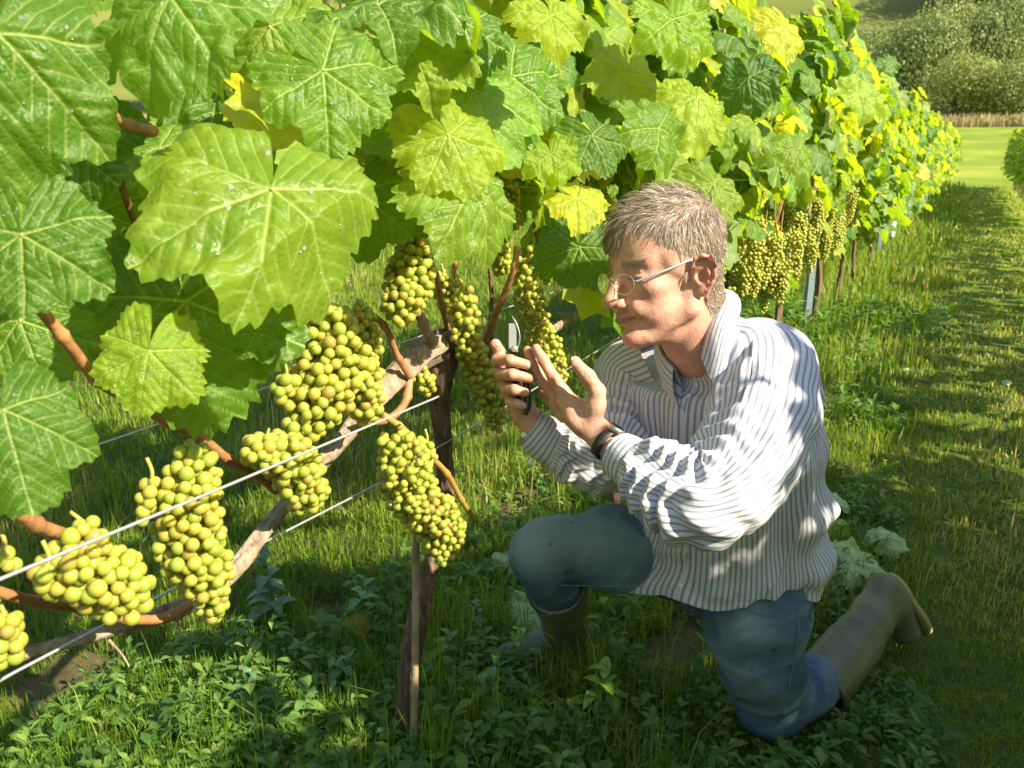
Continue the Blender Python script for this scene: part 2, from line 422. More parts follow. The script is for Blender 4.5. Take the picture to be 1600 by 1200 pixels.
def gsplit(P):
    perp = P@PERP[:2]; return perp
def gnd(px, py):
    r = W(px, py, 1.0)-CAM; s = -CAMH/r[2]
    for _ in range(4):
        p = CAM+r*s; s = (float(ground_z(p[0], p[1]))-CAMH)/r[2]
    return CAM+r*s
P, r = scatter(250000, 1.05, 34, R_(-44), R_(40))
perp = gsplit(P); under = np.exp(-((perp-ROWP)/.42)**2)
patch = fbm(np.c_[P, P[:, 0]*0], 1.9, 21, 3)
SOIL = [(*gnd(80, 1082)[:2], .10), (*gnd(130, 1050)[:2], .07), (*gnd(515, 962)[:2], .09), (*gnd(1075, 1010)[:2], .11), (*gnd(760, 682)[:2], .12), (*gnd(1470, 870)[:2], .08), (*gnd(1010, 1040)[:2], .08)]
soilm = sum(np.exp(-((P[:, 0]-a)**2+(P[:, 1]-b)**2)/c**2*1.3) for a, b, c in SOIL)*(1+.5*noise(np.c_[P, P[:, 0]*0], 22, 8))
bare = (soilm > .45) | (fbm(np.c_[P, P[:, 0]*0], 2.6, 31, 2) > .95) | ((under > .35) & (patch > .45))
keep = ~(bare & (rs.rand(len(P)) < .93)) & (rs.rand(len(P)) > under*.30)
P, r, perp, under, patch = [q[keep] for q in (P, r, perp, under, patch)]
alley = sstep(-.25, .05, perp+.12*noise(np.c_[P, P[:, 0]*0], 1.5, 61))*(1-.0*r)
hg = (.034+.040*rs.rand(len(P))**1.6)*(1-.55*alley)/(1+.35*alley*np.clip((r-2)/6, 0, 1))*(1+.5*(patch > .2))*(1+under*.8)*(1+.10*np.minimum(r, 12))
tall = rs.rand(len(P)) < .02; hg[tall] *= 2.0
wd = .0026*np.maximum(1, r/1.7)*(.7+.6*rs.rand(len(P)))
rn = np.clip(.16*alley+rs.rand(len(P))*.75+.22*patch+.05*np.minimum(r, 6)/2, 0, 1)
blades('grass', P, r, hg, wd, .65, rnd=rn, label='short mown green grass of the vineyard alley', catg='grass')

# creeping weeds: rosettes of small pointed leaves
def weeds(name, n, r0, r1, flt, size, label):
    P, r = scatter(n, r0, r1, R_(-44), R_(38)); k = flt(P, P@PERP[:2]); P = P[k]; r = r[k]
    sm = sum(np.exp(-((P[:, 0]-a)**2+(P[:, 1]-b)**2)/c**2*1.3) for a, b, c in SOIL); k = sm < .4; P = P[k]; r = r[k]; n = len(P)
    L = 11
    z = ground_z(P[:, 0], P[:, 1]); s = size*(.6+.9*rs.rand(n))*np.maximum(1, r/2.6)
    h = s*(1.0+1.1*rs.rand(n))
    b = np.repeat(np.c_[P, z], L, 0); s2 = np.repeat(s, L); h2 = np.repeat(h, L)*rs.rand(n*L)
    a = rs.rand(n*L)*2*np.pi; dr = np.stack([np.cos(a), np.sin(a), a*0], -1); sd_ = np.stack([-np.sin(a), np.cos(a), a*0], -1)
    up = np.array([0, 0, 1.]); el = (rs.rand(n*L)*1.1-.25)[:, None]
    d = dr*np.cos(el)+up*np.sin(el); ln = (s2*(.45+.5*rs.rand(n*L)))[:, None]; wd = ln*(.13+.13*rs.rand(n*L))[:, None]
    c = b+up*h2[:, None]+dr*ln*.1
    mid = c+d*ln*.45; mid2 = c+d*ln*.72-up*ln*.05; tip = c+d*ln-up*ln*.18
    v = np.stack([c, mid-sd_*wd+up*wd*.35, mid, mid+sd_*wd+up*wd*.35, mid2-sd_*wd*.7+up*wd*.2, mid2, mid2+sd_*wd*.7+up*wd*.2, tip], 1).reshape(-1, 3)
    i = np.arange(n*L)[:, None]*8
    q = np.concatenate([i+np.array([[1, 2, 5, 4]]), i+np.array([[2, 3, 6, 5]])]); t3 = np.concatenate([i+np.array([[0, 2, 1]]), i+np.array([[0, 3, 2]]), i+np.array([[4, 5, 7]]), i+np.array([[5, 6, 7]])])
    me = mkmesh(name, v, [q, t3], [M['weed']], attrs={'rnd': np.repeat(np.clip(np.repeat(rs.rand(n), L)*.8+rs.rand(n*L)*.2, 0, 1), 8)}, smooth=False)
    obj(name, me, label=label, cat='weeds', kind='stuff')
weeds('undergrowth', 5200, 1.05, 6, lambda P, p: (np.abs(p-ROWP) < .5) & (fbm(np.c_[P, P[:, 0]*0], 1.9, 79, 2) > -.1), .040, 'taller soft weeds growing up round the vine trunk')
weeds('undergrowth', 8000, 1.05, 7, lambda P, p: (np.abs(p-ROWP) < .62+.4*noise(np.c_[P, P[:, 0]*0], 1.3, 4)) & (fbm(np.c_[P, P[:, 0]*0], 2.2, 77, 2) > -.15), .034, 'low leafy weeds and nettles under the vine row')
weeds('undergrowth', 1500, 1.2, 7, lambda P, p: (fbm(np.c_[P, P[:, 0]*0], 1.5, 78, 2) > .25), .022, 'clover and small broad weeds spread in the turf')

# single bigger weeds in front
def leaflet(ln, w, droop=.3, seg=6):
    t = np.linspace(0, 1, seg+1); ww = w*np.sin(np.pi*np.clip(t*.93+.06, 0, 1))**.8; ww[-1] = .0004
    ww = ww*(1+.14*(np.arange(seg+1) % 2))
    y = t*ln; z = ln*(.15*np.sin(np.pi*t)-droop*t*t)
    v = np.concatenate([np.stack([-ww, y, z+ww*.35], -1), np.stack([0*y, y, z], -1), np.stack([ww, y, z+ww*.35], -1)])
    k = seg+1; i = np.arange(seg); f = np.concatenate([np.stack([i, i+k, i+k+1, i+1], -1), np.stack([i+k, i+2*k, i+2*k+1, i+k+1], -1)])
    return v, f
weed_leafs = []
for k, (c1, c2) in enumerate([((.08, .18, .03), (.14, .26, .05)), ((.20, .36, .03), (.30, .42, .06)), ((.06, .14, .05), (.10, .20, .08))]):
    m_ = simple('weed_green', c1, c2, 18, .45); M['wg%d' % k] = m_
    v, f = leaflet(1, .2); weed_leafs.append(mkmesh('weed_leaf', v, f, [m_], attrs={'vein': np.zeros(len(v))}))
def weed_plant(px, py, h, n, ll, kind_, label, bend=0.1, wide=1.0):
    g = gnd(px, py); t = empty('weed_plant', g, label=label, cat='weed', group='leafy weeds under the vines')
    P = np.array([[0, 0, -.01], [bend*.3, 0.01, h*.5], [bend, .02, h]]); S = spline(P, 9)
    v, f = tube(S, np.linspace(.0028, .0014, 9), 6); obj('stem', mkmesh('stem', v, fixq(f), [M['wg%d' % kind_]]), t)
    for i in range(n):
        u = .2+.8*(i/(n-1)); p = S[int(u*8)]; a = i*2.4+rs.rand(); el = .25+.9*(u > .85)*rs.rand()-.1*rs.rand()
        l = ll*(1.15-.55*u)*(.8+.4*rs.rand())
        o = obj('leaf', weed_leafs[kind_], t); o.location = p; o.scale = (l*wide, l, l)
        o.rotation_euler = (el, 0, a)
def gnd(px, py):
    r = W(px, py, 1.0)-CAM; s = -CAMH/r[2]; 
    for _ in range(4):
        p = CAM+r*s; s = (float(ground_z(p[0], p[1]))-CAMH)/r[2]
    return CAM+r*s
weed_plant(470, 1165, .13, 14, .06, 0, 'bushy mid green weed left of the vine trunk foot', .02, 1.5)
weed_plant(380, 1120, .10, 10, .05, 2, 'dark bluish green weed at the lower left of the trunk', .02, 1.3)
weed_plant(925, 1140, .13, 12, .075, 1, 'bright yellow green weed in front of the kneeling man', .03, 1.1)
weed_plant(1015, 1190, .07, 12, .05, 0, 'low green weed by the bottom edge before the knee', .01, 1.3)
weed_plant(735, 1010, .10, 14, .05, 2, 'blue green weed right beside the trunk and the red leaf', .02, 1.5)
weed_plant(860, 985, .13, 9, .045, 1, 'thin light weed rising in front of the front boot', .02, 1)
weed_plant(560, 985, .13, 12, .06, 0, 'green nettle like weed behind and left of the trunk', .02, 1.3)
weed_plant(430, 975, .17, 14, .075, 2, 'tall dark weed standing in the grass by the brown patch', -.02, 1.2)
weed_plant(1000, 940, .07, 12, .045, 0, 'green weed below the raised thigh', .01, 1.4)
weed_plant(760, 1120, .09, 12, .05, 0, 'weed between the trunk foot and the yellow green weed', .01, 1.4)
weed_plant(830, 1180, .08, 12, .05, 2, 'small dark weed at the bottom middle', .01, 1.4)

# ------------------------------------------------------------------ trees and reeds far behind
def crown_mesh(name, seed, rx, rz, n=5200, sz=.34, lob=9):
    r = np.random.RandomState(seed)
    lc = r.randn(lob, 3); lc /= np.linalg.norm(lc, axis=1)[:, None]; lc[:, 2] = np.abs(lc[:, 2])*.9-.15; lc = lc*np.array([rx*.55, rx*.55, rz*.5]); lr = (.42+.25*r.rand(lob))*rx
    lc = np.vstack([lc, [0, 0, 0]]); lr = np.append(lr, rx*.62)
    k = r.randint(0, len(lc), n); d = r.randn(n, 3); d /= np.linalg.norm(d, axis=1)[:, None]
    rad = lr[k]*(1-.30*r.rand(n)**2)*(1+.13*noise(d*3+lc[k], 2, seed))
    c = lc[k]+d*rad[:, None]*np.array([1, 1, rz/rx*.95]); c[:, 2] += rz*.78; c[:, 2] = np.maximum(c[:, 2], .03+r.rand(n)*.25)
    a = nrm3(d+r.randn(n, 3)*.7); b = nrm3(np.cross(a, r.randn(n, 3))); cc = np.cross(a, b); s = (sz*(.5+.8*r.rand(n)))[:, None]
    v = np.stack([c-b*s*.5, c+cc*s*.35+a*s*.12, c+b*s*.5, c-cc*s*.35+a*s*.1], 1).reshape(-1, 3)
    f = np.arange(n*4).reshape(-1, 4)
    return mkmesh(name, v, f, [M['tree']], smooth=False, attrs={'rnd': np.repeat(np.clip(r.rand(n)*.6+.4*(noise(c, .8, seed)*.5+.5), 0, 1), 4)})
def nrm3(a): return a/(np.linalg.norm(a, axis=1)[:, None]+1e-9)
crowns = [crown_mesh('crown', 40+i, 1.0, [1.05, .85, 1.2, .95][i], 11000, .055) for i in range(4)]
tv, tf = tube([[0, 0, -.3], [.02, .01, .3], [-.02, .02, .8], [.03, 0, 1.3]], [.09, .07, .05, .02], 8, n=10)
for q in range(5):
    a = q*1.3; v2, f2 = tube([[0, 0, .3+.1*q], [.25*math.cos(a), .25*math.sin(a), .6+.12*q], [.5*math.cos(a), .5*math.sin(a), .95+.1*q]], [.035, .025, .01], 5); tv, tf = cat([(tv, tf), (v2, f2)])
trunk_me = mkmesh('trunk', tv, fixq(tf), [M['bark']])
def tree(px, py_base, dist, width, height, k, label, name='broadleaf_tree'):
    r = W(px, py_base, 1.0)-CAM; az = math.atan2(r[0], r[1]); x, y = dist*math.sin(az), dist*math.cos(az)
    g = float(ground_z(x, y)); t = empty(name, (x, y, g-.1), label=label, cat='tree', group='trees and bushes at the foot of the hill')
    hh = [2.2, 1.85, 2.5, 2.0][k]
    c = obj('crown', crowns[k], t); c.scale = (width/2, width/2, height/hh); c.rotation_euler.z = rs.rand()*6
    tr = obj('trunk', trunk_me, t); tr.scale = (width/2.6, width/2.6, height/hh*.9)
HT = [  # px, distance, width, height, crown, label
 (1482, 92, 7.6, 7.6, 2, 'round grey green bush tree above the reeds between vine row and path end'),
 (1545, 95, 7.0, 6.2, 0, 'dark green bushy tree to the right of the round grey green one'),
 (1600, 93, 8.5, 7.4, 3, 'bushy tree at the right picture edge behind the right hand vines'),
 (1425, 100, 9.5, 10.0, 1, 'broad pale green tree left of and behind the round bush'),
 (1385, 104, 8.0, 8.6, 0, 'pale tree half hidden by the top of the vine row'),
 (1508, 104, 8.0, 10.5, 1, 'olive green tree rising behind the round bush'),
 (1560, 108, 9.0, 11.8, 2, 'yellowish green tree in the second line of the wood'),
 (1450, 118, 11., 12., 3, 'high rounded tree below the hill field'),
 (1610, 112, 9.0, 13., 1, 'tree standing behind the right edge bush'),
 (1340, 110, 9.0, 9., 2, 'low tree just above the vine shoots'),
 (1545, 150, 14, 16, 0, 'tall dark tree on the slope near the upper right corner'),
 (1600, 145, 15, 17, 2, 'darkest tree in the upper right corner of the hill'),
 (1500, 165, 13, 13, 1, 'brownish tree on the hill slope by the field edge'),
 (1570, 185, 16, 17, 3, 'large tree higher up the dark wood'),
 (1625, 180, 16, 17, 0, 'tree beyond the right edge of the hill wood')]
for i, (px, d, w_, h_, k, lb) in enumerate(HT): tree(px, 235, d, w_*1.12, h_*(1.10 if d < 99 else 1.45), k, lb)
lbw = ['far tree seen through gaps in the vine leaves']
for i in range(8):
    px = -40+i*150+rs.randint(-20, 20); tree(px, 235, 95+rs.rand()*30, 9+4*rs.rand(), 9+5*rs.rand(), i % 4, 'bushy tree of the far wood hidden for the most part by vine leaves')
ORD = 'first second third fourth fifth sixth seventh eighth ninth tenth eleventh twelfth thirteenth fourteenth fifteenth sixteenth seventeenth eighteenth nineteenth twentieth'.split()
ORD += ['twenty-'+q for q in ORD[:9]]
for i in range(11): tree(1405+i*24, 235, 190+rs.rand()*60, 15+5*rs.rand(), 15+5*rs.rand(), i % 4, 'high hillside tree, '+ORD[i]+' from the left in the uppermost wood')
# dry reed strip
n = 9000; a = R_(-32)+rs.rand(n)*R_(66); r = 78+rs.rand(n)*7; P = np.stack([r*np.sin(a), r*np.cos(a)], -1)
M['reed'] = blade_mat('dry_reed', [(0, (.30, .24, .12)), (.6, (.42, .34, .19)), (1, (.30, .30, .10))], (1.4, 1.3, 1.0))
blades('reeds', P, r, 0.5+rs.rand(n)*.7, np.full(n, .16), .3, 'reed', label='strip of dry tan reeds at the far edge of the field', catg='reeds')

weed_plant(845, 1045, .11, 14, .05, 0, 'green weed standing before the toe of the front boot', .02, 1.3)
weed_plant(800, 1050, .09, 12, .05, 1, 'light green weed left of the front boot toe', .02, 1.3)
weed_plant(905, 1050, .08, 12, .045, 2, 'dark green weed before the heel of the front boot', .02, 1.3)
weed_plant(690, 1060, .10, 12, .055, 0, 'weed just right of the trunk foot, level with the boot', .02, 1.4)
weed_plant(640, 1195, .07, 10, .05, 0, 'weed covering the very foot of the vine trunk', .02, 1.4)
weed_plant(530, 1090, .09, 12, .05, 2, 'dark weed in the shade left of the trunk', .02, 1.4)
# ================================================================== VINES
def leaf_mesh(seed, nr, na, cup=.25, droop=.25, fold=.12, wave=.05, young=0, pet=True, name='leaf', tear=None, mats=None):
    r = np.random.RandomState(seed)
    phi = np.linspace(-np.pi, np.pi, na+1)
    lob = [(0, .60, .50), (R_(53), .56, .48), (-R_(53), .56, .48), (R_(102), .52, .46), (-R_(102), .52, .46), (R_(147), .49, .5), (-R_(147), .49, .5)]
    R = np.zeros_like(phi)
    for i, (c, a, w_) in enumerate(lob):
        a = a*(1+.07*r.randn()); c = c+.05*r.randn()
        R = np.maximum(R, a*(1-.21*(np.abs(phi-c)/w_)**1.5))
    ker = max(1, na//60); R = np.convolve(np.pad(R, ker, mode='edge'), np.ones(2*ker+1)/(2*ker+1), 'valid')
    sin_ = sstep(0.01+.03*r.rand(), .24, np.pi-np.abs(phi)); R = R*(.12+.88*sin_**.6)
    nt_ = 34+r.randint(0, 5); ph = phi*nt_/(2*np.pi)+.35*np.sin(phi*3+r.rand()*6); saw = ph-np.floor(ph); tooth = np.where(saw < .62, saw/.62, (1-saw)/.38)
    amp = .035+.022*noise(np.stack([phi*3, phi*0, phi*0], -1), 1, seed)
    rho = np.linspace(0, 1, nr+1)[1:]**.9
    rr = rho[:, None]*R[None]+(amp*(tooth-.4)*sin_)[None]*sstep(.72, 1, rho)[:, None]
    x = rr*np.sin(phi)[None]; y = rr*np.cos(phi)[None]
    # veins
    vd = [(0, .60), (R_(54), .54), (-R_(54), .54), (R_(108), .46), (-R_(108), .46)]
    ang = np.arctan2(x, y); best = np.full(x.shape, 9.); S = np.zeros_like(x); D = np.zeros_like(x)
    for a, l in vd:
        da = np.abs((ang-a+np.pi) % (2*np.pi)-np.pi); m = da < best; rad = np.hypot(x, y)
        best = np.where(m, da, best); S = np.where(m, rad*np.cos(da), S); D = np.where(m, rad*np.sin(da), D)
    w0 = .009*(1-.6*np.clip(S/.6, 0, 1)); vein = np.exp(-(D/w0)**2)
    q = (S-D*.85)/.085; qf = np.abs(q-np.round(q))*.085*.76; v2 = np.exp(-(qf/.0042)**2)*(S > .04)*(1-.3*np.clip(D/.3, 0, 1))
    puck = np.sqrt(np.clip(np.abs(q-np.round(q))*2, 0, 1))*sstep(0, .03, D)
    vein = np.maximum(vein, v2*.7)
    rad = np.hypot(x, y)
    P3 = np.stack([x, y, x*0], -1)
    z = -cup*rad**2*(1+.6*r.randn()*x)+.012*puck-.012*np.exp(-(D/.02)**2)
    z = z+wave*1.3*np.sin(ang*3+r.rand()*6)*rad**1.5+wave*1.5*fbm(P3, 3.2, seed+3, 2)*rad+.03*fbm(P3, 7, seed+5, 2)*sstep(.05, .3, rad)+.012*fbm(P3, 14, seed+9, 2)*sstep(.1, .4, rad)
    z = z+wave*.5*np.sin(ang*9+r.rand()*6)*sstep(.3, .6, rad)
    z = z-fold*np.abs(x)*np.sign(r.rand()-.25)
    yy = y; th = droop*2.2*yy; y = np.where(np.abs(droop) > .01, np.sin(th)/(droop*2.2+1e-6), yy)+z*np.sin(th)*-0; z = z*np.cos(th)-(1-np.cos(th))/(droop*2.2+1e-6)
    if tear is not None:   # one side lobe folded down and under
        c, A = tear; fx, fy = -.80, .60; e = x*fx+y*fy-c; e = np.maximum(0, e); x = x-fx*e*(1-math.cos(A)); y = y-fy*e*(1-math.cos(A)); z = z-e*math.sin(A)
    v = np.concatenate([[[0, 0, 0]], np.stack([x, y, z], -1)[:, :-1].reshape(-1, 3)])
    vn = np.concatenate([[1.0], vein[:, :-1].ravel()])
    j = np.arange(na); j2 = (j+1) % na; j = j[:-1]; j2 = j2[:-1]      # open at the petiole sinus
    i = (np.arange(nr-1)*na)[:, None]+1
    q = np.stack([i+j, i+na+j, i+na+j2, i+j2], -1).reshape(-1, 4)
    t3 = np.stack([np.zeros_like(j), 1+j, 1+j2], -1)
    nq = len(q)
    fs = [q, t3]; mi = [0]*(nq+len(t3))
    if pet:
        pv, pf = tube([[0, .01, -.004], [0, -.05, -.06], [.03, -.13, -.22], [.06, -.20, -.42]], [.007, .008, .009, .012], 6, n=8)
        a, b = (fixq(pf)+[np.zeros((0, 3), int)])[:2]; o_ = len(v); fs = [q, a+o_, t3, b+o_] if len(b) else fs
        v = np.vstack([v, pv]); vn = np.append(vn, np.zeros(len(pv))); mi = [0]*nq+[1]*len(a)+[0]*len(t3)+[1]*len(b)
    return mkmesh(name, v, fs, mats or [M['leaf'], M['petiole']], attrs={'vein': vn}, midx=mi)
HERO = [leaf_mesh(100+i, 96, 360, cup=[.25, .45, .15, .35, .5, .2][i], droop=[.12, .35, .2, .5, .25, .3][i], fold=[.05, .2, .1, .28, .1, .3][i], wave=[.09, .10, .13, .10, .12, .08][i]) for i in range(6)]
HFOLD = leaf_mesh(140, 110, 400, cup=.22, droop=.10, fold=.04, wave=.07, tear=(.20, R_(68)))
MID = [leaf_mesh(200+i, 11, 84, cup=.2+.5*rs.rand(), droop=.1+.5*rs.rand(), fold=.35*rs.rand(), wave=.05+.09*rs.rand()) for i in range(12)]

def basis(n, apex):
    n = nrm(n); y = np.asarray(apex, float); y = nrm(y-n*(y@n)); x = np.cross(y, n)
    return np.stack([x, y, n], 1)
def put_leaf(me, P, n, apex, size, parent, tint=(1, 1, 1), name='leaf'):
    o = obj(name, me, parent); B = basis(n, apex)*size
    m = Matrix(np.vstack([np.hstack([B, (np.asarray(P)-np.array(parent.location)).reshape(3, 1) if parent is not None else np.asarray(P).reshape(3, 1)]), [0, 0, 0, 1]]).tolist())
    o.matrix_local = m; o.color = (*tint, 1); return o
def cam_dir(a, b, c): return CX*a+CU*b+CF*c
def hero(k, px, py, d, size, ang, tx, ty, tint=(1, 1, 1), parent=None):
    """ang: image direction of the leaf tip (0 up, 90 right, 180 down); tx, ty lean of the leaf's face to the right / up"""
    me = k if not isinstance(k, int) else HERO[k]
    a = R_(ang)
    return put_leaf(me, W(px, py, d), cam_dir(tx, ty, -1), cam_dir(math.sin(a), math.cos(a), 0), size, parent, tint)

GR = (1, 1, 1); DK = (.75, .85, .9); YG = (1.35, 1.2, 1.1); LG = (1.15, 1.15, 1.4); PL = (1.5, 1.45, 2.6)
# trunks / vines along the row
def trunk(path, rad, gn=0.18, seg=20, n=46, seed=0):
    P = spline(path, n); r = spline(np.c_[rad, rad, rad], n)[:, 0]
    v, f = tube(P, r, seg)
    k = n*seg; c = np.repeat(P, seg, 0); d = v[:k]-c; L = np.linalg.norm(d, axis=1)[:, None]
    an = np.tile(np.arange(seg)/seg*2*np.pi, n); tt = np.repeat(np.linspace(0, 1, n), seg)
    q = np.stack([np.cos(an)*1.6, np.sin(an)*1.6, tt*len(path)*1.1+an*.0], -1)
    v[:k] = c+d*(1+gn*fbm(q, 1.3, seed, 2)+gn*.6*fbm(np.stack([np.cos(an)*4, np.sin(an)*4, tt*3], -1), 1.3, seed+4, 2))[:, None]
    return v, f
def add(name, vf, m, parent, **k):
    v, f = vf
    me = mkmesh(name, v-np.array(parent.location) if parent is not None else v, fixq(f), [m]); return obj(name, me, parent, **k)

t0 = empty('grape_vine', TR, label='nearest grape vine with gnarled dark trunk beside the thin stake, full of grapes', cat='grape vine', group='grape vines of the near row')
tp0 = RP(-1.22, ROWP, 0)
tl = empty('grape_vine', tp0, label='vine rooted beyond the left edge, its broad leaves reaching in at the left', cat='grape vine', group='grape vines of the near row')
wv = [V(632, 1178, ROWP), V(636, 1080, ROWP), V(650, 980, ROWP+.005), V(672, 890, ROWP-.01), V(697, 790, ROWP-.02), V(692, 700, ROWP-.015), V(688, 620, ROWP), V(690, 560, ROWP+.01), V(700, 520, ROWP)]
wv[0][2] = -.04
add('trunk', trunk(wv, [.023, .021, .0195, .017, .019, .020, .022, .028, .018], .32, seed=5), M['bark'], t0)
cord = [V(700, 530, ROWP+.01), V(650, 560, ROWP+.02), V(590, 620, ROWP+.02), V(520, 705, ROWP+.02), V(437, 800, ROWP+.03), V(365, 890, ROWP+.03), V(300, 940, ROWP+.03), V(200, 975, ROWP+.02), V(70, 1012, ROWP), V(-60, 1040, ROWP)]
add('cordon', trunk(cord, [.024, .024, .021, .012, .0105, .013, .012, .0085, .007, .007], .30, n=80, seed=8), M['cordon'], t0)
def cane(pts, r0, r1, parent, m='cane', knots=True, name='cane', n=None):
    n = n or max(10, 6*len(pts)); P = spline([V(*p) for p in pts], n); r = np.linspace(r0, r1, n)
    if knots:
        L = np.concatenate([[0], np.cumsum(np.linalg.norm(np.diff(P, axis=0), axis=1))]); n2 = max(20, int(L[-1]/.006)); s = np.linspace(0, L[-1], n2)
        P = np.stack([np.interp(s, L, P[:, i]) for i in range(3)], -1); r = np.linspace(r0, r1, n2)
        ph = (s/.075) % 1; r = r*(1+.38*np.exp(-((ph-.5)/.07)**2))
        P = P+np.sin(s/.075*np.pi)[:, None]*.0018*np.array([.5, .5, .7])
    return add(name, tube(P, r, 10), M[m], parent)
p_ = ROWP
cane([(60, 480, p_+.16), (110, 545, p_+.15), (180, 612, p_+.12), (290, 672, p_+.07), (370, 725, p_+.05), (432, 765, p_+.04)], .0055, .0075, t0)
cane([(-60, 740, p_+.15), (10, 790, p_+.14), (60, 818, p_+.12), (100, 838, p_+.10)], .0068, .0072, tl)
cane([(-80, 905, p_+.10), (0, 927, p_+.09), (70, 940, p_+.08), (140, 955, p_+.06), (250, 968, p_+.05), (300, 942, p_+.04)], .0055, .0065, tl)
cane([(100, 100, p_+.22), (140, 148, p_+.20), (190, 188, p_+.18), (240, 205, p_+.16)], .004, .006, tl)
cane([(165, 205, p_+.12), (185, 280, p_+.11), (225, 370, p_+.09), (270, 440, p_+.07)], .004, .0035, tl, 'bark')
cane([(500, 395, p_+.16), (450, 370, p_+.14), (380, 380, p_+.12)], .006, .0035, t0)
cane([(425, 400, p_+.10), (470, 440, p_+.08), (525, 487, p_+.06), (590, 500, p_+.05), (622, 555, p_+.05), (640, 590, p_+.05)], .0045, .0058, t0)
cane([(640, 590, p_+.04), (632, 630, p_+.05), (605, 655, p_+.06), (560, 660, p_+.05)], .008, .006, t0)
cane([(598, 648, p_+.06), (650, 690, p_+.09), (700, 745, p_+.11), (742, 815, p_+.12)], .0062, .0048, t0, 'cane_green')
cane([(808, 385, p_+.16), (800, 430, p_+.15), (775, 490, p_+.10), (757, 535, p_+.06)], .0060, .0072, t0)
cane([(640, 300, p_+.05), (655, 360, p_+.04), (680, 430, p_+.03), (700, 520, p_+.01)], .0045, .0058, t0)
cane([(650, 485, p_+.06), (668, 520, p_+.05), (690, 555, p_+.02)], .0085, .0095, t0, 'cordon')
cane([(765, 420, p_-.03), (768, 480, p_-.03), (764, 560, p_-.03)], .0045, .006, t0, 'bark')
cane([(712, 365, p_-.03), (708, 450, p_-.03), (700, 520, p_-.01)], .0045, .006, t0)
cane([(835, 330, p_-.05), (838, 400, p_-.05)], .004, .004, t0, 'bark')
cane([(500, -60, p_+.05), (510, 10, p_+.05), (500, 60, p_+.05)], .004, .004, t0, 'bark')
cane([(527, -60, p_+.10), (533, 0, p_+.10), (536, 60, p_+.09)], .0038, .0042, t0, 'stake')
cane([(640, -60, p_), (660, 60, p_), (655, 200, p_), (640, 320, p_+.03)], .004, .005, t0)
cane([(950, 60, p_), (960, 180, p_), (1000, 320, p_)], .004, .005, t0, 'bark')
cane([(170, 1000, p_+.03), (190, 1022, p_+.05), (202, 1042, p_+.06)], .002, .001, t0, 'cordon', knots=False)
cane([(310, 470, p_+.1), (235, 430, p_+.08), (215, 380, p_+.1)], .003, .003, t0, 'bark')

# hero leaves: (mesh, px, py, depth, size, tip direction, lean x, lean y, tint, vine)
HL = [
 (HFOLD, 425, 292, .78, .250, 186, .35, .80, (.95, .98, 1.4), t0),
 (1, -5, 50, .62, .172, 186, .45, .15, DK, tl),
 (3, 265, -8, .72, .170, 195, -.15, .45, LG, tl),
 (0, 505, 108, .86, .158, 118, .35, .30, (.85, .95, 1), t0),
 (0, 32, 365, .64, .128, 175, .2, .25, (.95, 1, 1.1), tl),
 (2, 290, 470, .92, .235, 165, .05, .1, DK, t0),
 (5, 232, 548, .72, .098, 190, .3, .25, (1.15, 1.15, 1.1), t0),
 (1, 5, 640, .60, .108, 165, .35, .5, (1.05, 1.08, 1.3), tl),
 (4, 400, 520, .86, .058, 150, .5, .3, (1.4, 1.35, 1), t0),
 (2, 590, 5, .95, .160, 110, .2, .9, GR, t0),
 (5, 700, 210, 1.05, .150, 148, .35, .3, YG, t0),
 (0, 800, 118, 1.20, .185, 115, .45, .35, (.95, 1.05, 1), t0),
 (3, 735, 290, 1.08, .185, 150, .75, .55, (1.25, 1.15, 1.2), t0),
 (4, 705, 290, 1.16, .085, 180, -.1, .2, (1.3, 1.3, 1.2), t0),
 (1, 740, 140, 1.15, .165, 160, -.1, .6, PL, t0),
 (2, 860, 240, 1.22, .090, 175, .2, .3, (1.5, 1.35, 1), t0),
 (5, 925, 210, 1.25, .115, 150, .3, .35, GR, t0),
 (4, 1030, 200, 1.35, .145, 140, .8, .3, (1.55, 1.35, 1), t0),
 (0, 900, 310, 1.25, .105, 130, .3, .7, (1.4, 1.3, 1.1), t0),
 (5, 1115, 285, 1.50, .135, 160, .4, .5, DK, t0),
 (1, 1090, 150, 1.55, .16, 190, .3, .6, LG, t0),
 (3, 1170, 120, 1.60, .135, 170, -.3, .1, DK, t0),
 (2, 1050, 30, 1.40, .16, 175, .4, .3, (1.3, 1.25, 1), t0),
 (0, 905, 385, 1.55, .16, 200, -.1, .2, DK, t0),
 (4, 860, 25, 1.05, .10, 170, .3, .3, (1.5, 1.3, 1), t0),
 (3, 420, 40, .95, .16, 170, -.1, .1, GR, t0),
 (2, 640, 70, 1.0, .14, 100, .3, .2, DK, t0),
 (5, 665, 300, 1.25, .12, 190, .1, -.1, DK, t0),
 (0, 90, 210, .80, .14, 130, .1, .1, DK, tl),
 (4, 250, 230, .95, .13, 120, .2, .8, DK, t0),
 (2, 1340, 148, 2.3, .165, 130, .4, .6, PL, t0),
 (1, 1250, 230, 2.2, .15, 150, .4, .4, GR, t0),
 (5, 1225, 40, 2.0, .15, 160, .5, .3, YG, t0),
 (0, 980, 110, 1.45, .14, 200, .4, .3, YG, t0),
 (3, 720, 30, 1.1, .15, 160, .3, .4, GR, t0),
 (4, 560, 300, 1.15, .16, 180, .1, .1, DK, t0),
 (2, 345, 120, 1.0, .17, 190, .2, .1, DK, t0),
 (1, 155, 330, .95, .17, 165, .1, .1, DK, t0),
 (5, 30, 500, .85, .14, 160, .3, .2, DK, tl),
]
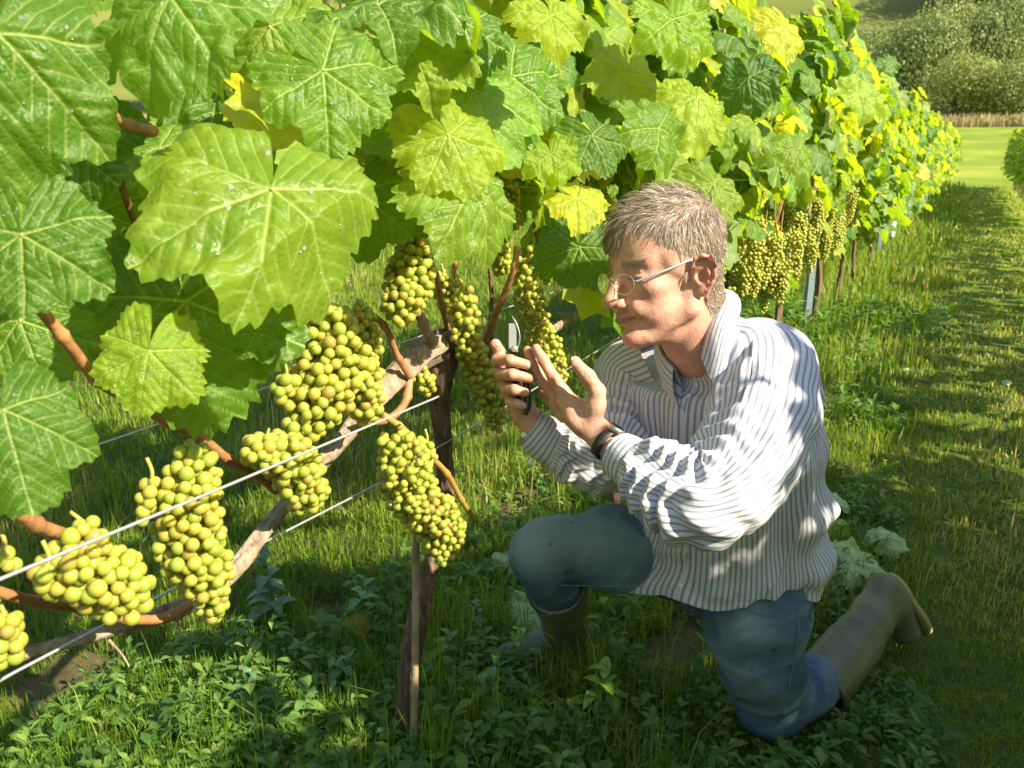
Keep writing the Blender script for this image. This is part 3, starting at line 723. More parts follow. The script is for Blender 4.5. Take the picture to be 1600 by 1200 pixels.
M['water'], _t, _b, _o = mat('water_drop'); _b.inputs['Base Color'].default_value = (.9, .95, .9, 1); _b.inputs['Roughness'].default_value = .04; _b.inputs['Transmission Weight'].default_value = .85; _b.inputs['IOR'].default_value = 1.33
def ico(sub):
    import bmesh
    bm = bmesh.new(); bmesh.ops.create_icosphere(bm, subdivisions=sub, radius=1); v = np.array([x.co[:] for x in bm.verts]); f = np.array([[x.index for x in q.verts] for q in bm.faces]); bm.free(); return v, f
DROP = {}
def droplets(me, seed):
    if me.name in DROP: return DROP[me.name]
    r = np.random.RandomState(seed); co = np.empty(len(me.vertices)*3, np.float32); me.vertices.foreach_get('co', co); co = co.reshape(-1, 3)[:30000]
    sv, sf = ico(2); k = 46; q = r.randn(3, 2)*.22; c = []
    rad = np.hypot(co[:, 0], co[:, 1]); ok = np.where(rad > .12)[0]
    wgt = sum(np.exp(-((co[ok, 0]-a)**2+(co[ok, 1]-b)**2)/.022) for a, b in q)+.12
    ii = r.choice(ok, k, p=wgt/wgt.sum()); P = co[ii]; g = .0035+.010*r.rand(k)**3
    V_ = (sv[None]*np.stack([g, g*(1+.5*r.rand(k)), g*.5], -1)[:, None]+P[:, None]).reshape(-1, 3); F2 = (sf[None]+np.arange(k)[:, None, None]*len(sv)).reshape(-1, 3)
    DROP[me.name] = mkmesh('dew_drops', V_, F2, [M['water']]); return DROP[me.name]
for hi, h in enumerate(HL):
    o = hero(h[0], *h[1:8], tint=h[8], parent=h[9])
    if hi in (0, 1, 3, 4, 7, 9, 12, 14, 17, 18, 21, 2, 6): obj('dew_drops', droplets(o.data, hi), o, kind='stuff')

# grapes ------------------------------------------------------------------
def ico(sub):
    import bmesh
    bm = bmesh.new(); bmesh.ops.create_icosphere(bm, subdivisions=sub, radius=1); v = np.array([x.co[:] for x in bm.verts]); f = np.array([[x.index for x in q.verts] for q in bm.faces]); bm.free(); return v, f
IV, IF = ico(3); IV1, IF1 = ico(1)
gv = IV*np.array([1, 1, 1.06]); 
GM = mkmesh('grape', gv, IF, [M['grape']], attrs={'rnd': np.zeros(len(gv))})
def pack(path, rads, gr, seed=0, tries=9000):
    gr = gr*.85
    r = np.random.RandomState(seed); P = np.asarray(path, float); rads = np.asarray(rads, float)
    L = np.linalg.norm(np.diff(P, axis=0), axis=1); c = np.concatenate([[0], np.cumsum(L)]); out = np.zeros((0, 3))
    cand = []
    u = r.rand(tries)*c[-1]; A = np.stack([np.interp(u, c, P[:, i]) for i in range(3)], -1); ra = np.interp(u, c, rads)
    d = r.randn(tries, 3); d /= np.linalg.norm(d, axis=1)[:, None]; q = A+d*(ra*r.rand(tries)**.28)[:, None]
    g = gr*(.82+.30*r.rand(tries)); keep = []; kg = []
    for i in range(tries):
        if keep:
            K = np.array(keep); dd = np.linalg.norm(K-q[i], axis=1)
            if (dd < (np.array(kg)+g[i])*.78).any(): continue
        keep.append(q[i]); kg.append(g[i])
        if len(keep) > 280: break
    return np.array(keep), np.array(kg)
def join_spheres(P, g, v, f, rnd):
    V_ = (v[None]*g[:, None, None]+P[:, None]).reshape(-1, 3); F_ = (f[None]+np.arange(len(P))[:, None, None]*len(v)).reshape(-1, 3)
    return V_, F_, np.repeat(rnd, len(v))
BUN = {}
def bunch(parent, pts, rads_px, gr, seed, stem=None):
    Q = [V(*p) for p in pts]; rd = [rp/FPX*proj(q)[2] for rp, q in zip(rads_px, Q)]
    rd = [max(.004, x-gr*.9) for x in rd]
    S = spline(Q, 8); R8 = spline(np.c_[rd, rd, rd] if len(rd) > 2 else np.array([[rd[0]]*3, [(rd[0]+rd[1])/2]*3, [rd[1]]*3]), 8)[:, 0]
    P, g = pack(S, R8, gr, seed)
    stp = [S[0]+np.array([0, 0, .035])] if stem is None else [V(*stem)]
    v, f = tube([stp[0], (stp[0]+S[0])/2+np.array([.004, 0, 0]), S[0], S[3], S[-1]], [.0022, .0024, .0024, .002, .001], 6, n=16)
    b = add('grape_bunch', (v, f), M['petiole'], parent)
    BUN.setdefault(parent.name, []).append((b, P, g))
bunch(tl, [(5, 985, p_+.10), (15, 1030, p_+.10)], [42, 30], .0095, 1)
bunch(tl, [(135, 830, p_+.14), (130, 880, p_+.14), (185, 920, p_+.14), (185, 945, p_+.14)], [32, 58, 62, 30], .0098, 2, (110, 800, p_+.12))
bunch(tl, [(75, 895, p_+.13), (110, 915, p_+.13)], [38, 38], .0095, 22)
bunch(tl, [(5, 870, p_+.10), (18, 885, p_+.10)], [26, 20], .009, 3)
bunch(t0, [(305, 720, p_+.12), (295, 780, p_+.12), (295, 850, p_+.12), (320, 900, p_+.12), (335, 960, p_+.12)], [40, 60, 62, 50, 24], .0094, 4, (300, 690, p_+.08))
bunch(t0, [(400, 705, p_+.10), (450, 720, p_+.10), (480, 770, p_+.10)], [34, 50, 42], .0098, 5, (420, 670, p_+.08))
bunch(t0, [(515, 505, p_+.10), (520, 560, p_+.10), (500, 620, p_+.10), (470, 670, p_+.10)], [46, 62, 60, 34], .0100, 6, (500, 470, p_+.06))
bunch(t0, [(565, 590, p_+.10), (570, 640, p_+.10)], [44, 34], .0105, 7)
bunch(t0, [(445, 600, p_+.11), (440, 625, p_+.11)], [28, 20], .0105, 25)
bunch(t0, [(645, 385, p_+.08), (640, 440, p_+.08), (625, 480, p_+.08)], [32, 46, 36], .0100, 8, (650, 350, p_+.04))
bunch(t0, [(625, 700, p_+.10), (635, 750, p_+.10), (655, 800, p_+.10)], [42, 52, 38], .0088, 9, (620, 665, p_+.06))
bunch(t0, [(668, 790, p_+.10), (690, 830, p_+.10), (692, 870, p_+.10)], [42, 44, 20], .0088, 10)
bunch(t0, [(665, 700, p_+.10), (672, 715, p_+.10)], [22, 16], .0088, 26)
bunch(t0, [(722, 455, p_+.07), (728, 520, p_+.07), (750, 585, p_+.07), (770, 630, p_+.07), (778, 665, p_+.07)], [22, 33, 36, 32, 20], .0088, 11, (715, 430, p_+.04))
bunch(t0, [(825, 400, p_+.05), (825, 455, p_+.05), (838, 510, p_+.04), (862, 555, p_+.03), (878, 590, p_+.02)], [24, 33, 30, 28, 14], .0092, 12, (835, 370, p_+.02))
bunch(t0, [(775, 345, p_+.02), (775, 390, p_+.02), (785, 420, p_+.02)], [24, 24, 18], .0088, 13)
bunch(t0, [(660, 590, p_+.04), (668, 608, p_+.04)], [24, 18], .0085, 14)
bunch(t0, [(445, 460, p_+.02), (450, 520, p_+.02)], [32, 26], .0088, 15)
bunch(t0, [(850, 420, p_-.05), (855, 440, p_-.05)], [16, 10], .0085, 16)
bunch(t0, [(468, 440, p_+.04), (462, 490, p_+.04), (458, 530, p_+.04)], [30, 32, 20], .0090, 31)
bunch(t0, [(560, 500, p_+.04), (575, 545, p_+.04)], [34, 28], .0092, 32)
bunch(t0, [(690, 440, p_+.0), (700, 480, p_+.0)], [24, 18], .0085, 33)
bunch(t0, [(795, 300, p_-.02), (800, 350, p_-.02)], [22, 16], .0085, 34)
bunch(tl, [(235, 760, p_+.10), (225, 810, p_+.10)], [26, 20], .0092, 35)
for pn, L in BUN.items():
    vis = []
    for bi, (b, P, g) in enumerate(L):
        _, _, d = proj(P)
        # how near the eye each grape lies within its own bunch, and its size in the picture
        ax = (d-d.mean())/(d.std()+1e-6)
        for k in range(len(P)): vis.append((-(g[k]/d[k])*1e3/9+ax[k]*1.0, bi, k))
    vis.sort(); top = {(b_, k) for _, b_, k in vis[:298]}
    for bi, (b, P, g) in enumerate(L):
        loc = np.array(b.parent.location); rest = []
        for k in range(len(P)):
            if (bi, k) in top:
                o = obj('grape', GM, b); o.location = tuple(P[k]-loc); s = g[k]; o.scale = (s, s, s); o.rotation_euler = (rs.rand()*.8, rs.rand()*.8, rs.rand()*6)
            else: rest.append(k)
        if rest:
            v, f, rn = join_spheres(P[rest]-loc, g[rest], *ico(2), rs.rand(len(rest)))
            obj('inner_grapes', mkmesh('inner_grapes', v, f, [M['grape']], attrs={'rnd': rn}), b, kind='stuff')

# canopy leaves -------------------------------------------------------------
def canopy_pts(n, ta, tb, perp0, r, zlo=.92, zhi=1.72, thick=.26, side=1):
    t = ta+(tb-ta)*r.rand(n); u = r.rand(n)
    z = zlo+(zhi-zlo)*r.rand(n)**.9+ .10*np.sin(t*5)*1; off = thick*(1-.75*u**2)*np.where(r.rand(n) < .72, 1, -1)*side+.07*r.randn(n)
    off *= (1-.35*sstep(1.45, 1.8, z))
    off += .09*fbm(np.stack([t*2.1, z*2.1, t*0], -1), 1, 17, 2)
    nn = PERP[None]*np.sign(off)[:, None]*1.0+UP[None]*(.55+.4*r.rand(n))[:, None]+ROW[None]*(r.randn(n)*.55)[:, None]+r.randn(n, 3)*.3
    ap = -UP[None]*(.9+.3*r.rand(n))[:, None]+ROW[None]*(r.randn(n)*.7)[:, None]+PERP[None]*(np.sign(off)*.35)[:, None]
    P = PERP[None]*(perp0+off)[:, None]+ROW[None]*(t)[:, None]+UP[None]*z[:, None]
    return P, nn, ap, off
LOWV, _ = None, None
def low_leaf():
    ph = np.array([-170, -140, -112, -85, -56, -28, 0, 28, 56, 85, 112, 140, 170])*np.pi/180; R = np.array([.25, .42, .48, .38, .54, .42, .62, .42, .54, .38, .48, .42, .25])
    v = np.stack([R*np.sin(ph), R*np.cos(ph), -.35*R**2+.03*np.sin(ph*5)-.15*np.abs(R*np.sin(ph))], -1); v = np.vstack([[0, 0, 0], v])
    f = np.array([[0, i, i+1] for i in range(1, 13)]); return v, f[:, ::-1]
LV, LF = low_leaf()
def foliage(name, P, nn, ap, size, parent, rnd=None, kind='stuff', label=None, catg=None):
    z = nrm3(nn); y = ap-z*(ap*z).sum(1)[:, None]; y = nrm3(y); x = np.cross(y, z)
    B = np.stack([x, y, z], -1)*size[:, None, None]
    v = (np.einsum('nij,kj->nki', B, LV)+P[:, None]).reshape(-1, 3)
    if parent is not None: v = v-np.array(parent.location)
    f = (LF[None]+np.arange(len(P))[:, None, None]*len(LV)).reshape(-1, 3)
    rn = rs.rand(len(P)) if rnd is None else rnd
    return obj(name, mkmesh(name, v, f, [M['leafs']], attrs={'rnd': np.repeat(rn, len(LV)), 'vein': np.zeros(len(v))}), parent, kind=kind, label=label, cat=catg)
# keep-out: things in front of the man, his hands and the near grapes
def blocked(P):
    x, y, d = proj(P)
    m = (d < 2.0) & (y > 330) & (x > 560) & (x < 1340)
    m |= (d < 2.0) & (y > 250) & (x > 900) & (x < 1160)
    m |= (y > 400) & (x < 620) & (x > 170) & (d < 1.6)
    m |= (d < .95) & (x > -50) & (x < 1200) & (y > -50)
    m |= (d < .5)
    m |= (d < 1.0)&(x < 400)&(y>150)
    return m
TROW = float(TR@ROW)
def add_leaves(vine, n, ta, tb, perp0, r, szr=(.11, .17), yellow=.0, **k):
    P, nn, ap, off = canopy_pts(n*2, TROW+ta, TROW+tb, perp0, r, **k); ok = ~blocked(P)
    P, nn, ap = P[ok][:n], nn[ok][:n], ap[ok][:n]
    for i in range(len(P)):
        s = szr[0]+(szr[1]-szr[0])*r.rand(); q = r.rand()
        tint = GR if q < .35 else DK if q < .50 else YG if q < .78 else LG if q < .9 else PL  # yellow and pale tints also paint in the canopy's sunlit glow
        put_leaf(MID[r.randint(12)], P[i], nn[i], ap[i], s, vine, tint)
rv = np.random.RandomState(5)
add_leaves(t0, 150, -1.0, .75, ROWP-.03, rv, zlo=.98, zhi=1.75, thick=.12)
add_leaves(t0, 90, .1, 1.1, ROWP, rv, zlo=1.0, zhi=1.75, thick=.22)
add_leaves(tl, 50, -1.3, -.5, ROWP-.05, rv, zlo=.95, zhi=1.5, thick=.14)

def small_bunches(vine, t, perp, r, n):
    for k in range(n):
        tt = t+(r.rand()-.5)*1.1; z = .80+.12*r.randn()*.6; P0 = PERP*(perp+.16+.05*r.randn())+ROW*(TROW+tt)+UP*(z+.05)
        L = .12+.06*r.rand(); S = np.array([P0, P0-UP*L*.5, P0-UP*L]); P, g = pack(S, [.034, .03, .012], .0095, r.randint(9999), 700)
        if k < 6:
            b = empty('grape_bunch', (0, 0, 0)); b.parent = vine
        v, f, rn = join_spheres(P-np.array(vine.location), g, IV1, IF1, r.rand(len(P))); obj('grape_bunch', mkmesh('grape_bunch', v, f, [M['grape']], attrs={'rnd': rn}), vine)
        if k < 6: bpy.data.objects.remove(b)
for k in range(1, 23):
    t = 1.22*k; near = k <= 4
    base = RP(t, ROWP, 0); base[2] = float(ground_z(base[0], base[1]))
    lab = {1: 'second grape vine in the row, its leaves behind the man\'s head', 2: 'third grape vine of the row, with lit yellow grapes right of the man\'s head',
           3: 'fourth grape vine of the row beside the blue grey metal post', 4: 'fifth grape vine of the row just past the blue grey post'}.get(k, ORD[min(k, 28)]+' vine of the near row counted from the nearest trunk')
    v_ = empty('grape_vine', base, label=lab, cat='grape vine', group='grape vines of the near row')
    w1 = .03*rs.randn(); pth = [base-UP*.05, base+UP*.3+PERP*w1, base+UP*.6-ROW*.03, base+UP*.84]
    add('trunk', trunk(pth, [.024, .018, .018, .022], .3, 8 if k > 4 else 14, 12 if k > 4 else 26, k), M['bark'], v_)
    ct = .80+.04*rs.randn(); add('cordon', trunk([base+UP*ct-ROW*.55, base+UP*(ct+.03), base+UP*ct+ROW*.55], [.010, .017, .010], .3, 8, 16, k+30), M['cordon'], v_)
    nc = 7 if near else 3
    for q in range(nc):
        a0 = base+UP*.83+ROW*((q+.5)/nc-.5)*1.1+PERP*.02*rs.randn()
        P_ = spline([a0, a0+UP*.35+PERP*.10*rs.randn()+ROW*.06*rs.randn(), a0+UP*.8+PERP*.14*rs.randn()+ROW*.1*rs.randn()], 8)
        add('cane', tube(P_, np.linspace(.006, .003, 8), 6), M['cane'], v_)
    if near:
        for q in range(2+3*(k < 4)):   # thin canes hanging in the light below the canopy
            a0 = base+UP*(1.05+.1*rs.rand())+ROW*(rs.rand()-.5)*1.1+PERP*.2
            add('cane', tube(spline([a0, a0-UP*.15+ROW*.05*rs.randn(), a0-UP*.34+PERP*.03*rs.randn()+ROW*.08*rs.randn()], 8), np.linspace(.004, .003, 8), 6), M['cane'], v_)
    rk = np.random.RandomState(300+k); ta, tb = t-.66, t+.66
    wide = dict(zlo=.98 if k < 5 else .90, zhi=1.70, thick=.22)
    if k == 1: add_leaves(v_, 200, ta, tb, ROWP, rk, **wide)
    elif k <= 4: add_leaves(v_, [0, 0, 230, 210, 190][k], ta, tb, ROWP+.02, rk, **wide)
    else: add_leaves(v_, 80 if k < 9 else 30, ta, tb, ROWP+.05, rk, **dict(wide, zlo=.78, thick=.28, zhi=1.66))
    nf = 200 if near else 440
    P, nn, ap, off = canopy_pts(nf, TROW+ta, TROW+tb, ROWP, rk, zlo=.84 if k < 3 else .60, zhi=1.66, thick=.16 if near else .26)
    okk = ~blocked(P); foliage('foliage', P[okk], nn[okk], ap[okk], (.10+.06*rk.rand(nf))[okk], v_)
    if k <= 6: small_bunches(v_, t, ROWP, rk, [0, 10, 30, 24, 14, 8, 6][k])
# the row on the right: the part in view is far down; it shades the alley, unseen near vines' leaf count and height shaped for that light
for k in range(-3, 26):
    t = 1.22*k; pr = 1.16; base = RP(t, pr, 0); base[2] = float(ground_z(base[0], base[1]))
    v_ = empty('grape_vine', base, label='grape vine of the row across the alley, outside or at the right edge' if k < 12 else ORD[25-k]+' vine from the far end of the row across the alley', cat='grape vine', group='grape vines of the right hand row')
    add('trunk', trunk([base-UP*.05, base+UP*.4, base+UP*.84], [.022, .017, .02], .3, 8, 10, k+60), M['bark'], v_)
    rk = np.random.RandomState(500+k); nf = 820 if k < 2 else 130 if k < 12 else 420
    P, nn, ap, off = canopy_pts(nf, TROW+t-.64, TROW+t+.64, pr, rk, zlo=.55 if k > 8 else .50, zhi=(1.80 if k < 2 else 1.34+.12*math.sin(k*2.1)) if k < 12 else 1.7, thick=.28)
    foliage('foliage', P, nn, ap, .11+.06*rk.rand(nf), v_)
# wires
def wire(pts, lab, r=.0019, on=22):
    P = [V(*p) for p in pts]; a, b = P[0], P[-1]; d = nrm(b-a)
    P = [a-d*3]+P+[b+d*on]; 
    for q in (0, -1): P[q][2] = P[1][2] if q == 0 else P[-2][2]
    v, f = tube(np.array(P), r, 8); c = np.array(P[1]); me = mkmesh('trellis_wire', v-c, fixq(f), [M['wire']]); o = obj('trellis_wire', me, label=lab, cat='wire', group='trellis wires of the near row'); o.location = tuple(c)
wire([(0, 905, p_+.20), (340, 765, p_+.19), (680, 622, p_+.165)], 'pale trellis wire passing in front of the grapes from the left edge', on=.01)
wire([(20, 1052, p_+.05), (300, 905, p_+.03), (580, 762, p_+.02)], 'lower trellis wire, crossing behind the hanging bunch left of the trunk')
wire([(180, 686, p_-.06), (410, 608, p_-.06)], 'rear trellis wire seen in short pieces between the leaves')
for px, per, mt, h, wdt, nm, lb in [(1262, ROWP, 'post', 1.75, .05, 'trellis_post', 'blue grey metal trellis post in the near row right of the lit grapes'), (1378, ROWP+.05, 'guard', .62, .07, 'vine_guard', 'small pale vine guard tube below the row farther down the alley')]:
    b_ = V(px, 500, per); s = 1; 
    v1, f1 = box((0, 0, h/2-.05), (wdt*.9, wdt*.12, h+.1)); v2, f2 = box((-wdt*.42, wdt*.35, h/2-.05), (wdt*.1, wdt*.6, h+.098)); v3, f3 = box((wdt*.42, wdt*.35, h/2-.05), (wdt*.1, wdt*.6, h+.096))
    v, f = cat([(v1, f1), (v2, f2), (v3, f3)]); o = obj(nm, mkmesh(nm, v, f, [M[mt]], smooth=False), label=lb, cat='post' if mt == 'post' else 'vine guard'); o.location = (b_[0], b_[1], float(ground_z(b_[0], b_[1]))); o.rotation_euler = (0, 0, R_(15))
for k in (7, 11, 15, 19):
    b_ = RP(1.22*k+.6, ROWP+.03, 0); v, f = box((0, 0, .85), (.05, .04, 1.8)); o = obj('trellis_post', mkmesh('trellis_post', v, f, [M['post']], smooth=False), label=ORD[(k-7)//4]+' of the thin grey posts standing among the far vines', cat='post', group='far trellis posts'); o.location = (b_[0], b_[1], float(ground_z(b_[0], b_[1])))
# stake
sp_ = [V(646, 1180, ROWP+.04), V(649, 1000, ROWP+.035), V(650, 828, ROWP+.03)]
v, f = tube(spline(sp_, 12), .0075, 9, up=[1, 0, 0]); c = sp_[0]; o = obj('wooden_stake', mkmesh('wooden_stake', v-c, fixq(f), [M['stake']]), label='thin weathered wooden stake beside the nearest vine trunk', cat='stake'); o.location = tuple(c)
# fallen leaves
M['pale'] = simple('pale_wilted_leaf', (.24, .36, .12), (.44, .54, .26), 5, .6, .001)
def fallen(px, py, size, tint, lab, ang=0, tilt=.25):
    size *= 1.35; g = gnd(px, py)+UP*(.055+.015*rs.rand()); o = put_leaf(HERO[rs.randint(6)] if size > .09 else MID[rs.randint(12)], g, np.array([tilt*rs.randn(), -.35, 1]), np.array([math.cos(ang), math.sin(ang), 0]), size, None, tint)
    if tint in (PG,) or size > .1:
        o.material_slots[0].link = 'OBJECT'; o.material_slots[0].material = M['pale']
    o.name = 'fallen_leaf'; o['label'] = lab; o['category'] = 'fallen leaf'; o['group'] = 'fallen vine leaves on the ground'
PG = (1.6, 1.7, 4.5)
fallen(1380, 868, .095, PG, 'pale fallen leaf lying on the grass right of the man\'s back', .4)
fallen(1303, 812, .08, (1.3, 1.5, 3), 'pale green fallen leaf touching the shirt outline', 2)
fallen(1338, 806, .055, (1, 1.2, 2.5), 'small curled green leaf upright in the grass', 1)
fallen(1330, 912, .14, (1.2, 1.5, 2), 'large light green leaf between the shirt tail and the rear boot', 0)
fallen(1302, 850, .07, (1.2, 1.5, 2.5), 'fallen leaf just under the pale one by the shirt', 3)
fallen(818, 990, .12, (1.2, 1.6, 3), 'big pale green leaf standing by the front boot', .5, .6)
fallen(795, 905, .08, (1.8, 1.6, 2), 'yellowish green leaf left of the raised knee', 1.4)
fallen(668, 990, .065, (3.2, .7, 1.2), 'reddish brown curled leaf right of the vine trunk', 2.2, .6)
fallen(1335, 648, .035, PG, 'tiny pale leaf on the grass level with the man\'s shoulder', 1)
fallen(1415, 595, .03, PG, 'tiny upright pale leaf in the middle of the alley', 1)
fallen(1570, 615, .035, PG, 'little bright leaf in the sunlit grass near the right edge', 2)
fallen(1085, 965, .05, (2.6, 1.5, 1), 'small yellow leaf on the weeds below the crotch of the jeans', 2)
fallen(560, 1010, .05, (2.2, .9, 1.4), 'brown dry leaf on the weeds left of the trunk', .2)
# ================================================================== THE MAN
def skin_mat(name):
    m, t, b, o = mat(name); v = tc(t)
    red = N(t, 'Attribute', attribute_name='red').outputs['Fac']; lip = N(t, 'Attribute', attribute_name='lip').outputs['Fac']; brow = N(t, 'Attribute', attribute_name='brow').outputs['Fac']
    f = ntex(t, 45, 5, v, .6); c = ramp(t, f, [(.3, (.52, .27, .20)), (.55, (.63, .36, .27)), (.75, (.70, .45, .35))])
    c = mix(t, c, (.56, .24, .17), math_(t, 'MULTIPLY', ramp(t, ntex(t, 22, 4, v), [(.45, (0, 0, 0)), (.65, (1, 1, 1))]), .55)); c = mix(t, c, (.52, .16, .11), math_(t, 'MULTIPLY', red, .75)); c = mix(t, c, (.42, .14, .12), math_(t, 'MULTIPLY', lip, .7))
    c = mix(t, c, (.30, .22, .16), math_(t, 'MULTIPLY', brow, .12))
    sp = ntex(t, 260, 2, v); c = mix(t, c, (.36, .16, .10), math_(t, 'MULTIPLY', ramp(t, sp, [(.64, (0, 0, 0)), (.74, (1, 1, 1))]), .35))
    t.links.new(c, b.inputs['Base Color']); b.inputs['Roughness'].default_value = .48; b.inputs['Specular IOR Level'].default_value = .42
    b.inputs['Subsurface Weight'].default_value = .25; b.inputs['Subsurface Radius'].default_value = (1, .35, .15); b.inputs['Subsurface Scale'].default_value = .008
    bump(t, b, math_(t, 'ADD', ntex(t, 420, 4, v), math_(t, 'MULTIPLY', ntex(t, 70, 5, v), 1.6)), .0014, .8); return m
M['skin'] = skin_mat('skin')
def cloth_mat(name, stripe=True, period=.0090, base=(.57, .57, .64), dark=(.085, .10, .20)):
    m, t, b, o = mat(name); uv = N(t, 'UVMap').outputs[0]; sp = N(t, 'SeparateXYZ'); t.links.new(uv, sp.inputs[0]); v = tc(t)
    if stripe:
        u = math_(t, 'FRACT', math_(t, 'DIVIDE', sp.outputs[0], period))
        s = ramp(t, u, [(.0, (0, 0, 0)), (.26, (0, 0, 0)), (.34, (1, 1, 1)), (.62, (1, 1, 1)), (.70, (0, 0, 0))])
        c = mix(t, base, dark, math_(t, 'MULTIPLY', s, .80))
        u2 = math_(t, 'FRACT', math_(t, 'DIVIDE', sp.outputs[0], period/9)); c = mix(t, c, (.9, .9, .9), math_(t, 'MULTIPLY', u2, .10))
    else: c = mix(t, base, base, 0.5)
    c = mix(t, c, (.62, .58, .52), math_(t, 'MULTIPLY', ntex(t, 9, 4, v), .22))
    t.links.new(c, b.inputs['Base Color']); b.inputs['Roughness'].default_value = .85; b.inputs['Specular IOR Level'].default_value = .2; b.inputs['Sheen Weight'].default_value = .15
    bump(t, b, math_(t, 'ADD', ntex(t, 55, 4, v), math_(t, 'MULTIPLY', ntex(t, 900, 2, v), .25)), .004, .6); return m
M['shirt'] = cloth_mat('striped_cotton'); M['inner'] = cloth_mat('plain_cotton', False)
def denim():
    m, t, b, o = mat('worn_denim'); v = tc(t); f = ntex(t, 7, 6, v, .6); g = ntex(t, 900, 2, v)
    worn = N(t, 'Attribute', attribute_name='worn').outputs['Fac']; dirt = N(t, 'Attribute', attribute_name='dirt').outputs['Fac']
    c = ramp(t, f, [(.3, (.03, .07, .15)), (.55, (.085, .16, .27)), (.75, (.17, .27, .38))])
    c = mix(t, c, (.36, .46, .50), math_(t, 'MULTIPLY', worn, .9)); c = mix(t, c, (.17, .17, .115), math_(t, 'MULTIPLY', dirt, .75))
    c = mix(t, c, (.30, .36, .38), math_(t, 'MULTIPLY', ramp(t, g, [(.45, (0, 0, 0)), (.7, (1, 1, 1))]), .18))
    sp = ntex(t, 35, 3, v); c = mix(t, c, (.05, .05, .045), math_(t, 'MULTIPLY', ramp(t, sp, [(.66, (0, 0, 0)), (.72, (1, 1, 1))]), .6))
    t.links.new(c, b.inputs['Base Color']); b.inputs['Roughness'].default_value = .9; b.inputs['Specular IOR Level'].default_value = .15
    bump(t, b, math_(t, 'ADD', ntex(t, 30, 5, v), math_(t, 'MULTIPLY', g, .35)), .012, .8); return m
M['denim'] = denim()
M['boot'] = simple('boot_rubber', (.085, .092, .052), (.17, .17, .10), 14, .48, .001)
M['sole'] = simple('boot_sole', (.30, .25, .10), (.52, .44, .20), 20, .7, .002)
M['hair'] = None
def hair_mat():
    m, t, b, o = mat('hair'); r = N(t, 'Attribute', attribute_name='rnd').outputs['Fac']
    c = ramp(t, r, [(0, (.16, .11, .075)), (.4, (.27, .20, .145)), (.75, (.39, .32, .25)), (1, (.58, .54, .48))]); t.links.new(c, b.inputs['Base Color'])
    b.inputs['Roughness'].default_value = .42; b.inputs['Specular IOR Level'].default_value = .4; b.inputs['Anisotropic'].default_value = .3; return m
M['hair'] = hair_mat()
M['steel'] = simple('polished_steel', (.5, .49, .46), (.62, .61, .58), 30, .38, metal=.85)
M['nail'] = simple('fingernail', (.70, .46, .38), (.76, .54, .46), 60, .3)
M['black'] = simple('black_grip', (.008, .014, .012), (.018, .026, .022), 40, .32)
M['strap'] = simple('watch_strap', (.012, .010, .009), (.03, .022, .018), 80, .5, .001)
M['silver'] = simple('glasses_metal', (.78, .76, .70), (.85, .83, .78), 40, .2, metal=.9)
M['eye'] = simple('eye_white', (.65, .60, .56), (.72, .68, .64), 30, .15)
M['iris'] = simple('iris_blue', (.05, .08, .10), (.10, .14, .16), 200, .1)
M['button'] = simple('pearl_button', (.62, .60, .55), (.75, .73, .68), 60, .25)
def glass():
    m, t, b, o = mat('lens_glass'); g = N(t, 'BsdfTransparent'); s = N(t, 'BsdfGlossy'); s.inputs['Roughness'].default_value = .02
    f = N(t, 'Fresnel'); f.inputs[0].default_value = 1.5; mx = N(t, 'MixShader'); t.links.new(f.outputs[0], mx.inputs[0]); t.links.new(g.outputs[0], mx.inputs[1]); t.links.new(s.outputs[0], mx.inputs[2]); t.links.new(mx.outputs[0], o.inputs['Surface']); return m
M['glass'] = glass()

PO = gnd(1130, 1110); PO = np.array([PO[0], PO[1], 0.0])
